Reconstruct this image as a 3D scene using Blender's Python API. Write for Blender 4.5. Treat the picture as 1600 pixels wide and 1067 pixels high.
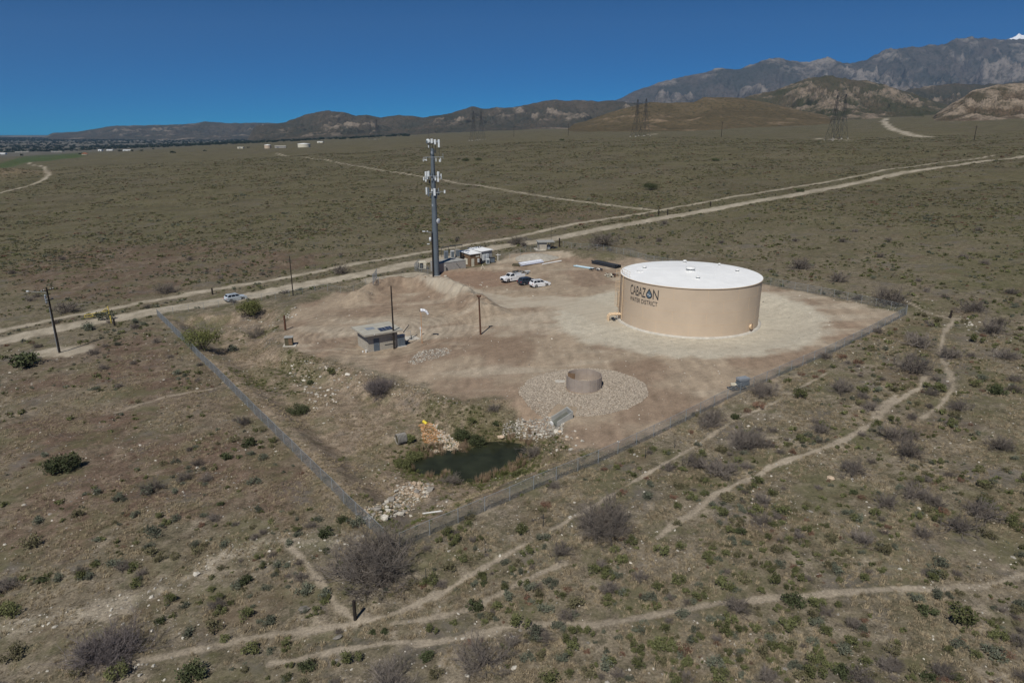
import bpy, bmesh, math, random
import numpy as np
from mathutils import Vector, Matrix

random.seed(7)
RNG = np.random.default_rng(11)
for o in list(bpy.data.objects):
    bpy.data.objects.remove(o)
SC = bpy.context.scene
COL = SC.collection

# ------------------------------------------------------------------ camera, sky, sun, exposure
F, CAMH = 1067.0, 35.0
PITCH = math.atan(330 / F)
CP, SP = math.cos(PITCH), math.sin(PITCH)
cam = bpy.data.cameras.new('camera')
cam.lens, cam.sensor_width, cam.clip_start, cam.clip_end = 24.0, 36.0, 0.5, 60000
camo = bpy.data.objects.new('camera', cam)
camo.location = (0, 0, CAMH)
camo.rotation_euler = (math.pi / 2 - PITCH, 0, 0)
COL.objects.link(camo)
SC.camera = camo

SUN_EL, SUN_AZ = math.radians(52), math.radians(200)      # azimuth clockwise from +Y
world = bpy.data.worlds.new('World')
SC.world = world
world.use_nodes = True
wn = world.node_tree.nodes
wl = world.node_tree.links
sky = wn.new('ShaderNodeTexSky')
sky.sky_type = 'NISHITA'
sky.sun_disc = False
sky.sun_elevation = SUN_EL
sky.sun_rotation = SUN_AZ
sky.altitude = 3000
sky.air_density = 0.6
sky.dust_density = 0.0
sky.ozone_density = 10.0
bg = wn['Background']
bg.inputs['Strength'].default_value = 0.055
deep = wn.new('ShaderNodeVectorMath')            # the deep, polarised blue of the whole sky
deep.operation = 'MULTIPLY'
deep.inputs[1].default_value = (0.12, 0.75, 1.0)
wl.new(sky.outputs[0], deep.inputs[0])
wl.new(deep.outputs[0], bg.inputs['Color'])

sun = bpy.data.lights.new('sun', 'SUN')
sun.energy = 3.9
sun.angle = math.radians(0.53)
sun.color = (1.0, 0.955, 0.88)
suno = bpy.data.objects.new('sun', sun)
S = Vector((math.sin(SUN_AZ) * math.cos(SUN_EL), math.cos(SUN_AZ) * math.cos(SUN_EL), math.sin(SUN_EL)))
suno.rotation_euler = (-S).to_track_quat('-Z', 'Y').to_euler()
suno.location = S * 300
COL.objects.link(suno)

SC.view_settings.view_transform = 'Standard'
SC.view_settings.look = 'None'
SC.view_settings.exposure = 0.0
SC.view_settings.gamma = 1.0
SC.view_settings.use_curve_mapping = False
SC.cycles.max_bounces = 6
SC.cycles.volume_bounces = 0
SC.cycles.use_denoising = True

# ------------------------------------------------------------------ numeric helpers
def _hash(ix, iy, seed):
    h = (ix.astype(np.int64) * 374761393 + iy.astype(np.int64) * 668265263 + seed * 974711 + 12345) & 0xffffffff
    h = ((h ^ (h >> 13)) * 1274126177) & 0xffffffff
    h = h ^ (h >> 16)
    return (h & 0xffffff) / float(0xffffff)

def vnoise(x, y, seed=0):
    ix, iy = np.floor(x), np.floor(y)
    fx, fy = x - ix, y - iy
    fx = fx * fx * fx * (fx * (fx * 6 - 15) + 10)
    fy = fy * fy * fy * (fy * (fy * 6 - 15) + 10)
    a, b = _hash(ix, iy, seed), _hash(ix + 1, iy, seed)
    c, d = _hash(ix, iy + 1, seed), _hash(ix + 1, iy + 1, seed)
    return a + (b - a) * fx + (c - a) * fy + (a - b - c + d) * fx * fy

def fbm(x, y, octv=4, seed=0, gain=0.5):
    s, a, t = 0, 1.0, 0
    for i in range(octv):
        s = s + a * vnoise(x + i * 17.3, y - i * 9.7, seed + i)
        t += a
        a *= gain
        x, y = x * 2.03 + 0.35 * y * 0, y * 2.03
    return s / t

def ridged(x, y, octv=5, seed=0):
    s, a, t, w = 0, 1.0, 0, 1.0
    for i in range(octv):
        n = 1 - np.abs(2 * vnoise(x + i * 5.1, y + i * 3.3, seed + i) - 1)
        n = n * n
        s = s + a * n * w
        w = np.clip(n * 1.6, 0, 1)
        t += a
        a *= 0.55
        x, y = x * 2.1, y * 2.1
    return s / t

def ss(a, b, x):
    t = np.clip((x - a) / (b - a), 0, 1)
    return t * t * (3 - 2 * t)

def dist_poly(X, Y, pts, closed=False):
    d = np.full(np.shape(X), 1e9)
    pts = list(pts)
    if closed:
        pts = pts + pts[:1]
    for (x0, y0), (x1, y1) in zip(pts[:-1], pts[1:]):
        dx, dy = x1 - x0, y1 - y0
        L = dx * dx + dy * dy + 1e-12
        t = np.clip(((X - x0) * dx + (Y - y0) * dy) / L, 0, 1)
        d = np.minimum(d, np.hypot(X - x0 - t * dx, Y - y0 - t * dy))
    return d

def inside(X, Y, pts):
    c = np.zeros(np.shape(X), bool)
    n = len(pts)
    for i in range(n):
        x0, y0 = pts[i]
        x1, y1 = pts[(i + 1) % n]
        if y0 == y1:
            continue
        k = ((y0 > Y) != (y1 > Y)) & (X < (x1 - x0) * (Y - y0) / (y1 - y0) + x0)
        c ^= k
    return c

def sdist(X, Y, pts):                      # negative inside
    d = dist_poly(X, Y, pts, True)
    return np.where(inside(X, Y, pts), -d, d)

def ray(u, v):
    x, y = (u - 800) / F, (533.5 - v) / F
    return x, CP + y * SP, y * CP - SP

def base(X, Y):
    Xc = np.where(X > 1500, 1500 + (X - 1500) * 0.3, X)
    p = 0.045 * Xc + 0.007 * Y + 10 * ss(250, 1000, Y) * ss(450, 120, X)
    return 10 * np.logaddexp(p / 10, -6.0)

def at0(u, v):                             # on the plain fan surface near the site
    d = ray(u, v)
    t = CAMH / (0.045 * d[0] + 0.007 * d[1] - d[2])
    return (d[0] * t, d[1] * t)

def atz(u, v, z):
    d = ray(u, v)
    t = (z - CAMH) / d[2]
    return (d[0] * t, d[1] * t)

def P0(*uv):
    return [at0(u, v) for u, v in uv]

def zv(v, Y):                              # height of image row v on a vertical at depth Y
    d = ray(800, v)
    return CAMH + d[2] / d[1] * Y

# ------------------------------------------------------------------ the lie of the land
TANK = (32.3, 121.9)
TR, TH = 12.45, 8.3
TZ = 1.75
RING = (9.7, 87.2)
WATER_Z = -2.7
POND = [atz(u, v, WATER_Z) for u, v in [(650, 722), (668, 712), (700, 706), (735, 704), (752, 697), (765, 692), (790, 690), (815, 692), (826, 702), (815, 716), (802, 727), (785, 735), (765, 744), (745, 750), (720, 747), (705, 741), (685, 738), (665, 737), (652, 731)]]
BERM_A = P0((560, 470), (585, 458), (620, 447), (655, 445), (700, 455), (740, 475), (762, 492))
BERM_B = P0((452, 488), (480, 468), (530, 450), (585, 441))
BERM_C = P0((690, 428), (730, 425), (790, 418))
BERM_D = P0((820, 402), (900, 398), (960, 404))
MOUND_L = at0(5, 288)
PUMPC = at0(590, 540)
RUTS = fbm

def height(X, Y):
    X, Y = np.asarray(X, float), np.asarray(Y, float)
    z = base(X, Y)
    near = (np.abs(X) < 150) & (Y < 260)
    r = np.hypot(X, Y)
    site_s = sdist(X, Y, SITE_DIRT) if near.any() else np.full(X.shape, 99.)
    rough = ss(-1, 4, site_s)
    n = (fbm(X / 11, Y / 11, 4, 3) - 0.5) * 0.7 * (0.25 + 0.75 * rough) + (fbm(X / 1.7, Y / 1.7, 3, 5) - 0.5) * 0.16 * (0.3 + .7 * rough)
    n = n * ss(900, 200, r) + (fbm(X / 120, Y / 120, 4, 8) - 0.5) * 6 * ss(180, 600, r)
    z = z + n
    if near.any():
        d = dist_poly(X, Y, BERM_A)
        z = z + 2.5 * np.exp(-(d / 2.9) ** 2) * (0.5 + 1.0 * fbm(X / 2.4, Y / 2.4, 4, 21)) + 0.5 * np.exp(-(d / 5) ** 2) * (fbm(X / 1.1, Y / 1.1, 3, 22) - .5)
        d = dist_poly(X, Y, BERM_B)
        z = z + 1.1 * np.exp(-(d / 2.6) ** 2)
        d = dist_poly(X, Y, BERM_C)
        z = z + 0.9 * np.exp(-(d / 3.2) ** 2) * (0.6 + 0.8 * fbm(X / 2, Y / 2, 3, 23))
        d = dist_poly(X, Y, BERM_D)
        z = z + 1.2 * np.exp(-(d / 4.0) ** 2)
        # the rough basin lies lower than the graded pad, with an eroded edge
        sb = sdist(X, Y, BASIN)
        er = (fbm(X / 2.6, Y / 2.6, 4, 61) - .5) * 3.0
        z = z - 1.8 * ss(0.3, 3.2, site_s + er) * ss(-0.5, -5.0, sb) * (0.75 + 0.5 * fbm(X / 6, Y / 6, 3, 62))
        # hollow around the pond
        d = sdist(X, Y, POND)
        w = 1 - ss(-1.6, 6.0, d)
        z = z * (1 - w) + (WATER_Z - 0.35 - 0.4 * ss(0, -3, d)) * w
        # gravel mound
        d = np.hypot(X - RING[0], Y - RING[1])
        z = z + 0.35 * (1 - ss(3, 9.5, d))
        # level pads
        d = np.hypot(X - TANK[0], Y - TANK[1])
        w = 1 - ss(TR + 3.5, TR + 11, d)
        z = z * (1 - w) + (TZ - 0.02) * w
        d = np.hypot(X - PUMPC[0], Y - PUMPC[1])
        w = 1 - ss(6, 11, d)
        z = z * (1 - w) + (-0.35) * w
    d = np.hypot((X - MOUND_L[0]) / 1.0, (Y - MOUND_L[1]) / 1.5)
    z = z + 9 * np.exp(-(d / 30) ** 2) * (0.8 + 0.4 * fbm(X / 15, Y / 15, 3, 31))
    return z

BASIN = P0((250, 495), (440, 478), (440, 540), (560, 580), (720, 630), (800, 640), (880, 680), (940, 705), (620, 845), (600, 840), (430, 660))
SITE_DIRT = P0((440, 505), (470, 480), (530, 458), (600, 446), (650, 436), (700, 425), (760, 418), (800, 398), (880, 398), (950, 412), (1000, 402), (1190, 443), (1300, 466), (1408, 492), (1300, 546), (1165, 606), (1060, 660), (960, 705), (900, 700), (880, 668), (820, 650), (800, 625), (720, 622), (640, 598), (560, 572), (480, 553), (440, 532))
SITE = P0((245, 492), (592, 443), (650, 424), (760, 405), (860, 388), (985, 398), (1195, 443), (1416, 490), (625, 852), (600, 848))

def hz(x, y):
    return float(height(np.array([x]), np.array([y]))[0])

def at(u, v, dz=0.0):
    d = ray(u, v)
    lo, hi = 25.0, 9000.0
    for it in range(3):
        t = np.geomspace(lo, hi, 500)
        g = CAMH + d[2] * t - height(d[0] * t, d[1] * t)
        k = np.argmax(g < 0)
        if g[k] >= 0:
            k = len(t) - 1
        lo, hi = t[max(k - 1, 0)], t[k]
        if it == 0 and hi / lo < 1.0005:
            break
    t = 0.5 * (lo + hi)
    x, y = d[0] * t, d[1] * t
    return Vector((x, y, hz(x, y) + dz))

# ------------------------------------------------------------------ materials
MATS = {}
def pmat(name, col, rough=0.8, metal=0.0, var=0.15, scale=3.0, bump=0.0, rand=0.0, spec=0.3, trans=0.0):
    m = bpy.data.materials.new(name)
    m.use_nodes = True
    nt = m.node_tree
    b = nt.nodes['Principled BSDF']
    b.inputs['Roughness'].default_value = rough
    b.inputs['Metallic'].default_value = metal
    b.inputs['Specular IOR Level'].default_value = spec
    tc = nt.nodes.new('ShaderNodeTexCoord')
    nz = nt.nodes.new('ShaderNodeTexNoise')
    nz.inputs['Scale'].default_value = scale
    nz.inputs['Detail'].default_value = 5
    nt.links.new(tc.outputs['Object'], nz.inputs['Vector'])
    mr = nt.nodes.new('ShaderNodeMapRange')
    mr.inputs['From Min'].default_value = 0.3
    mr.inputs['From Max'].default_value = 0.7
    mr.inputs['To Min'].default_value = 1 - var
    mr.inputs['To Max'].default_value = 1 + var
    nt.links.new(nz.outputs['Fac'], mr.inputs['Value'])
    val = mr.outputs[0]
    if rand:
        oi = nt.nodes.new('ShaderNodeObjectInfo')
        m2 = nt.nodes.new('ShaderNodeMapRange')
        m2.inputs['To Min'].default_value = 1 - rand
        m2.inputs['To Max'].default_value = 1 + rand
        nt.links.new(oi.outputs['Random'], m2.inputs['Value'])
        mm = nt.nodes.new('ShaderNodeMath')
        mm.operation = 'MULTIPLY'
        nt.links.new(val, mm.inputs[0])
        nt.links.new(m2.outputs[0], mm.inputs[1])
        val = mm.outputs[0]
    vm = nt.nodes.new('ShaderNodeVectorMath')
    vm.operation = 'SCALE'
    vm.inputs[0].default_value = col[:3]
    nt.links.new(val, vm.inputs['Scale'])
    nt.links.new(vm.outputs[0], b.inputs['Base Color'])
    if bump:
        bp = nt.nodes.new('ShaderNodeBump')
        bp.inputs['Strength'].default_value = bump
        bp.inputs['Distance'].default_value = 0.05
        nt.links.new(nz.outputs['Fac'], bp.inputs['Height'])
        nt.links.new(bp.outputs[0], b.inputs['Normal'])
    MATS[name] = m
    return m

pmat('tank_tan', (0.56, 0.45, 0.335), 0.55, 0, 0.05, 0.35)
pmat('tank_trim', (0.66, 0.50, 0.33), 0.55, 0, 0.05, 1)
pmat('roof_white', (0.88, 0.89, 0.88), 0.5, 0, 0.05, 0.4)
pmat('white_paint', (0.78, 0.78, 0.76), 0.4, 0, 0.05, 2)
pmat('lettering_dark', (0.035, 0.04, 0.045), 0.6, 0, 0.05)
pmat('emblem_blue', (0.10, 0.15, 0.20), 0.6, 0, 0.1)
pmat('concrete', (0.50, 0.47, 0.41), 0.9, 0, 0.15, 1.5, 0.3)
pmat('concrete_grey', (0.33, 0.33, 0.31), 0.9, 0, 0.15, 1.2, 0.3)
pmat('block_tan', (0.42, 0.385, 0.32), 0.9, 0, 0.12, 1.5, 0.3)
pmat('block_grey', (0.36, 0.345, 0.32), 0.9, 0, 0.10, 1.5, 0.3)
pmat('roof_tan', (0.40, 0.385, 0.33), 0.85, 0, 0.12, 0.9, 0.2)
pmat('solar_blue', (0.035, 0.045, 0.08), 0.2, 0, 0.1, 2, spec=0.6)
pmat('dark_metal', (0.06, 0.065, 0.07), 0.5, 0.4, 0.2)
pmat('fence_post', (0.30, 0.32, 0.33), 0.6, 0.1, 0.12, 4)
pmat('galvanised', (0.33, 0.36, 0.39), 0.5, 0.3, 0.12, 4)
pmat('fence_wire', (0.21, 0.23, 0.245), 0.6, 0.1, 0.1, 4)
pmat('tower_grey', (0.115, 0.14, 0.165), 0.65, 0.0, 0.10, 0.8)
pmat('antenna_white', (0.66, 0.69, 0.70), 0.5, 0, 0.06)
pmat('pole_wood', (0.03, 0.024, 0.02), 0.9, 0, 0.3, 6, 0.4)
pmat('rust', (0.11, 0.055, 0.035), 0.9, 0, 0.35, 5, 0.3)
pmat('brown_siding', (0.20, 0.13, 0.08), 0.8, 0, 0.15, 2)
pmat('grey_siding', (0.36, 0.36, 0.35), 0.8, 0, 0.1, 2)
pmat('dark_olive', (0.10, 0.09, 0.055), 0.85, 0, 0.2, 2)
pmat('cream', (0.66, 0.62, 0.50), 0.7, 0, 0.1, 2)
pmat('yellow_paint', (0.60, 0.47, 0.10), 0.6, 0, 0.15, 3)
pmat('yellow_bright', (0.75, 0.60, 0.06), 0.6, 0, 0.1, 3)
pmat('orange_paint', (0.65, 0.25, 0.05), 0.6)
pmat('pipe_blue', (0.42, 0.60, 0.70), 0.5, 0, 0.08)
pmat('pipe_lavender', (0.55, 0.58, 0.68), 0.5, 0, 0.08)
pmat('pipe_black', (0.03, 0.033, 0.04), 0.5)
pmat('sock_white', (0.78, 0.80, 0.84), 0.8)
pmat('flume_dark', (0.13, 0.135, 0.115), .9, 0, .2, 1.5, .3)
pmat('panel_tan', (0.36, 0.305, 0.26), 0.7, 0, 0.1, 1.5)
pmat('car_white', (0.80, 0.81, 0.82), 0.25, 0, 0.02, spec=0.5)
pmat('car_dark', (0.055, 0.07, 0.095), 0.25, 0.3, 0.02, spec=0.5)
pmat('car_silver', (0.62, 0.68, 0.72), 0.25, 0.2, 0.02, spec=0.5)
pmat('car_glass', (0.015, 0.018, 0.022), 0.08, 0, 0.02, spec=0.6)
pmat('tyre', (0.02, 0.02, 0.02), 0.9)
pmat('rim', (0.35, 0.36, 0.37), 0.35, 0.8)
pmat('lamp_clear', (0.75, 0.76, 0.78), 0.15, 0, 0.02, spec=0.6)
pmat('lamp_red', (0.35, 0.02, 0.02), 0.3)
pmat('leaf_green', (0.128, 0.136, 0.058), 0.75, 0, 0.35, 2.5, rand=0.3, spec=0.15)
pmat('leaf_sage', (0.135, 0.145, 0.105), 0.8, 0, 0.3, 2.5, rand=0.3, spec=0.1)
pmat('leaf_olive', (0.155, 0.142, 0.08), 0.8, 0, 0.3, 2.5, rand=0.3, spec=0.1)
pmat('leaf_dark', (0.075, 0.088, 0.042), 0.75, 0, 0.35, 2.0, rand=0.2, spec=0.15)
pmat('leaf_mesquite', (0.14, 0.15, 0.052), 0.75, 0, 0.35, 1.0, rand=0.1, spec=0.15)
pmat('leaf_red', (0.19, 0.115, 0.08), 0.85, 0, 0.3, 2.5, rand=0.25, spec=0.1)
pmat('twig_grey', (0.175, 0.152, 0.132), 0.9, 0, 0.25, 2.0, rand=0.2, spec=0.1)
pmat('twig_purple', (0.165, 0.143, 0.138), 0.9, 0, 0.25, 2.0, rand=0.1, spec=0.1)
pmat('straw', (0.33, 0.27, 0.18), 0.9, 0, 0.25, 2.0, rand=0.35, spec=0.1)
pmat('reed', (0.29, 0.215, 0.145), 0.9, 0, 0.3, 1.0, rand=0.3, spec=0.1)
pmat('reed_green', (0.11, 0.12, 0.045), 0.9, 0, 0.3, 1.0, rand=0.3, spec=0.1)
pmat('rock_pale', (0.47, 0.44, 0.38), 0.9, 0, 0.25, 3, 0.5, rand=0.3)
pmat('rock_grey', (0.26, 0.24, 0.21), 0.9, 0, 0.25, 3, 0.5, rand=0.3)
pmat('rock_orange', (0.42, 0.23, 0.105), 0.9, 0, 0.3, 3, 0.5, rand=0.3)
pmat('rock_tan', (0.46, 0.36, 0.26), 0.9, 0, 0.3, 3, 0.5, rand=0.3)
pmat('gravel', (0.36, 0.31, 0.25), 0.9, 0, 0.3, 4, 0.4, rand=0.4)
pmat('tree_far', (0.028, 0.04, 0.022), 0.9, 0, 0.3, 0.1, rand=0.2)
pmat('rust_roof', (0.45, 0.16, 0.07), 0.8, 0, 0.1, 0.3)
pmat('snow', (0.85, 0.87, 0.9), 0.7, 0, 0.03, 0.01)

def ground_material():
    m = bpy.data.materials.new('desert_ground')
    m.use_nodes = True
    nt = m.node_tree
    N, L = nt.nodes, nt.links
    b = N['Principled BSDF']
    b.inputs['Roughness'].default_value = 0.95
    b.inputs['Specular IOR Level'].default_value = 0.1
    geo = N.new('ShaderNodeNewGeometry')
    ca = N.new('ShaderNodeAttribute'); ca.attribute_name = 'soil'
    va = N.new('ShaderNodeAttribute'); va.attribute_name = 'veg'
    ra = N.new('ShaderNodeAttribute'); ra.attribute_name = 'rough'
    def noise(scale, detail=4, rough=0.6):
        n = N.new('ShaderNodeTexNoise')
        n.inputs['Scale'].default_value = scale
        n.inputs['Detail'].default_value = detail
        n.inputs['Roughness'].default_value = rough
        L.new(geo.outputs['Position'], n.inputs['Vector'])
        return n.outputs['Fac']
    def mrange(v, a, c, lo, hi):
        r = N.new('ShaderNodeMapRange')
        r.inputs['From Min'].default_value = a
        r.inputs['From Max'].default_value = c
        r.inputs['To Min'].default_value = lo
        r.inputs['To Max'].default_value = hi
        L.new(v, r.inputs['Value'])
        return r.outputs[0]
    def math_(op, a, c):
        k = N.new('ShaderNodeMath'); k.operation = op
        for i, x in enumerate((a, c)):
            if isinstance(x, float):
                k.inputs[i].default_value = x
            else:
                L.new(x, k.inputs[i])
        return k.outputs[0]
    n_mid = noise(0.9, 6, 0.65)
    n_fine = noise(5.0, 6, 0.7)
    n_grit = noise(17.0, 4, 0.75)
    f1 = mrange(n_mid, 0.3, 0.7, -0.38, 0.38)
    f2 = math_('ADD', mrange(n_fine, 0.3, 0.7, -0.55, 0.55), mrange(n_grit, 0.3, 0.7, -0.4, 0.4))
    var = math_('ADD', f1, f2)
    var = math_('MULTIPLY', var, ra.outputs['Fac'])
    var = math_('ADD', var, 1.0)
    vm = N.new('ShaderNodeVectorMath'); vm.operation = 'SCALE'
    L.new(ca.outputs['Color'], vm.inputs[0])
    L.new(var, vm.inputs['Scale'])
    # dry litter and pale pebbles
    vo = N.new('ShaderNodeTexVoronoi')
    vo.inputs['Scale'].default_value = 3.4
    L.new(geo.outputs['Position'], vo.inputs['Vector'])
    peb = mrange(vo.outputs['Distance'], 0.12, 0.22, 1.0, 0.0)
    sep = N.new('ShaderNodeSeparateColor')
    L.new(vo.outputs['Color'], sep.inputs[0])
    keep = math_('GREATER_THAN', sep.outputs[0], 0.80)
    peb = math_('MULTIPLY', peb, keep)
    peb = math_('MULTIPLY', peb, ra.outputs['Fac'])
    mx = N.new('ShaderNodeMix'); mx.data_type = 'RGBA'
    L.new(peb, mx.inputs[0])
    L.new(vm.outputs[0], mx.inputs[6])
    mx.inputs[7].default_value = (0.42, 0.38, 0.32, 1)
    def arcs(prev, cx, cy, rad_scale, amt, seed, fade):
        sb_ = N.new('ShaderNodeVectorMath'); sb_.operation = 'SUBTRACT'
        L.new(geo.outputs['Position'], sb_.inputs[0]); sb_.inputs[1].default_value = (cx, cy, 0)
        sx = N.new('ShaderNodeSeparateXYZ'); L.new(sb_.outputs[0], sx.inputs[0])
        rad = math_('SQRT', math_('ADD', math_('MULTIPLY', sx.outputs[0], sx.outputs[0]), math_('MULTIPLY', sx.outputs[1], sx.outputs[1])), 0.0)
        ang = math_('ARCTAN2', sx.outputs[1], sx.outputs[0])
        cb_ = N.new('ShaderNodeCombineXYZ')
        L.new(math_('MULTIPLY', rad, rad_scale), cb_.inputs[0]); L.new(math_('MULTIPLY', ang, 2.2), cb_.inputs[1]); cb_.inputs[2].default_value = seed
        n = N.new('ShaderNodeTexNoise'); n.inputs['Scale'].default_value = 1.0; n.inputs['Detail'].default_value = 4
        L.new(cb_.outputs[0], n.inputs['Vector'])
        dirt = math_('MULTIPLY', mrange(ra.outputs['Fac'], 0.85, 0.5, 0.0, 1.0), mrange(rad, fade, fade * 1.5, 1.0, 0.0))
        k = math_('ADD', math_('MULTIPLY', mrange(n.outputs['Fac'], 0.32, 0.68, -amt, amt), dirt), 1.0)
        v = N.new('ShaderNodeVectorMath'); v.operation = 'SCALE'
        L.new(prev, v.inputs[0]); L.new(k, v.inputs['Scale'])
        return v.outputs[0]
    # low plant cover on the natural ground, plus litter and painted shadow specks
    nat = mrange(ra.outputs['Fac'], 0.75, 1.0, 0.0, 1.0)
    def cover(prev, scale, lo, hi, amt, col, seed):
        mp = N.new('ShaderNodeMapping')
        mp.inputs['Location'].default_value = (seed * 31.0, seed * 17.0, 0)
        L.new(geo.outputs['Position'], mp.inputs['Vector'])
        n = N.new('ShaderNodeTexNoise')
        n.inputs['Scale'].default_value = scale
        n.inputs['Detail'].default_value = 7
        n.inputs['Roughness'].default_value = 0.72
        L.new(mp.outputs[0], n.inputs['Vector'])
        f = math_('MULTIPLY', mrange(n.outputs['Fac'], lo, hi, 0.0, amt), nat)
        k = N.new('ShaderNodeMix'); k.data_type = 'RGBA'
        L.new(f, k.inputs[0]); L.new(prev, k.inputs[6])
        k.inputs[7].default_value = (*col, 1)
        return k.outputs[2]
    cc = arcs(mx.outputs[2], -24.0, 121.0, 2.0, 0.14, 1.0, 17.0)
    cc = arcs(cc, 60.0, 40.0, 1.6, 0.06, 9.0, 140.0)
    cc = cover(cc, 0.16, 0.50, 0.60, 0.60, (0.112, 0.110, 0.055), 1)
    cc = cover(cc, 0.13, 0.55, 0.64, 0.60, (0.135, 0.122, 0.112), 2)
    cc = cover(cc, 0.10, 0.55, 0.66, 0.50, (0.130, 0.092, 0.060), 3)
    cc = cover(cc, 0.9, 0.54, 0.62, 0.60, (0.062, 0.060, 0.035), 4)  # fine dark speckle: litter and small shadows put into the soil colour
    cc = cover(cc, 1.3, 0.58, 0.66, 0.55, (0.24, 0.20, 0.14), 5)
    # far scrub too small to build singly
    s1 = noise(0.42, 5, 0.75)
    s2 = noise(0.045, 4, 0.6)
    s = math_('ADD', mrange(s1, 0.46, 0.62, 0.0, 0.55), mrange(s2, 0.4, 0.65, -0.2, 0.3))
    s = math_('MULTIPLY', s, va.outputs['Fac'])
    cl = N.new('ShaderNodeClamp'); L.new(s, cl.inputs[0])
    mx2 = N.new('ShaderNodeMix'); mx2.data_type = 'RGBA'
    L.new(cl.outputs[0], mx2.inputs[0])
    L.new(cc, mx2.inputs[6])
    mx2.inputs[7].default_value = (0.060, 0.054, 0.029, 1)
    L.new(mx2.outputs[2], b.inputs['Base Color'])
    bp = N.new('ShaderNodeBump')
    bp.inputs['Strength'].default_value = 0.7
    bp.inputs['Distance'].default_value = 0.10
    hsum = math_('ADD', n_mid, math_('MULTIPLY', n_fine, 0.5))
    hsum = math_('ADD', hsum, math_('MULTIPLY', peb, 0.4))
    L.new(hsum, bp.inputs['Height'])
    L.new(bp.outputs[0], b.inputs['Normal'])
    return m
GROUND = ground_material()

def hill_material(name, low, high, rock, rock_amt, scale):
    m = bpy.data.materials.new(name)
    m.use_nodes = True
    nt = m.node_tree
    N, L = nt.nodes, nt.links
    b = N['Principled BSDF']
    b.inputs['Roughness'].default_value = 0.95
    b.inputs['Specular IOR Level'].default_value = 0.05
    geo = N.new('ShaderNodeNewGeometry')
    def noise(sc, det=6, ro=0.65):
        n = N.new('ShaderNodeTexNoise')
        n.inputs['Scale'].default_value = sc
        n.inputs['Detail'].default_value = det
        n.inputs['Roughness'].default_value = ro
        L.new(geo.outputs['Position'], n.inputs['Vector'])
        return n.outputs['Fac']
    def ramp(v, a, c):
        r = N.new('ShaderNodeMapRange')
        r.inputs['From Min'].default_value = a
        r.inputs['From Max'].default_value = c
        L.new(v, r.inputs['Value'])
        return r.outputs[0]
    def mix(f, a, c):
        k = N.new('ShaderNodeMix'); k.data_type = 'RGBA'
        L.new(f, k.inputs[0])
        for i, x in ((6, a), (7, c)):
            if isinstance(x, tuple):
                k.inputs[i].default_value = (*x, 1)
            else:
                L.new(x, k.inputs[i])
        return k.outputs[2]
    c = mix(ramp(noise(scale), 0.4, 0.6), low, high)
    pa = N.new('ShaderNodeAttribute'); pa.attribute_name = 'crag'
    n2 = noise(scale * 2.7, 8, 0.7)
    ad = N.new('ShaderNodeMath'); ad.operation = 'ADD'
    L.new(n2, ad.inputs[0]); L.new(pa.outputs['Fac'], ad.inputs[1])
    f = ramp(ad.outputs[0], 1.10 - rock_amt, 1.28 - rock_amt)
    c = mix(f, c, rock)
    # scattered dark brush on the slopes
    n3 = noise(scale * 14, 5, 0.75)
    dk = N.new('ShaderNodeMath'); dk.operation = 'MULTIPLY'
    L.new(ramp(n3, 0.48, 0.62), dk.inputs[0]); dk.inputs[1].default_value = 0.6
    c = mix(dk.outputs[0], c, (0.03, 0.035, 0.02))
    L.new(c, b.inputs['Base Color'])
    bp = N.new('ShaderNodeBump')
    bp.inputs['Strength'].default_value = 1.0
    bp.inputs['Distance'].default_value = 0.10 / scale
    L.new(n2, bp.inputs['Height'])
    L.new(bp.outputs[0], b.inputs['Normal'])
    return m

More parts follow.
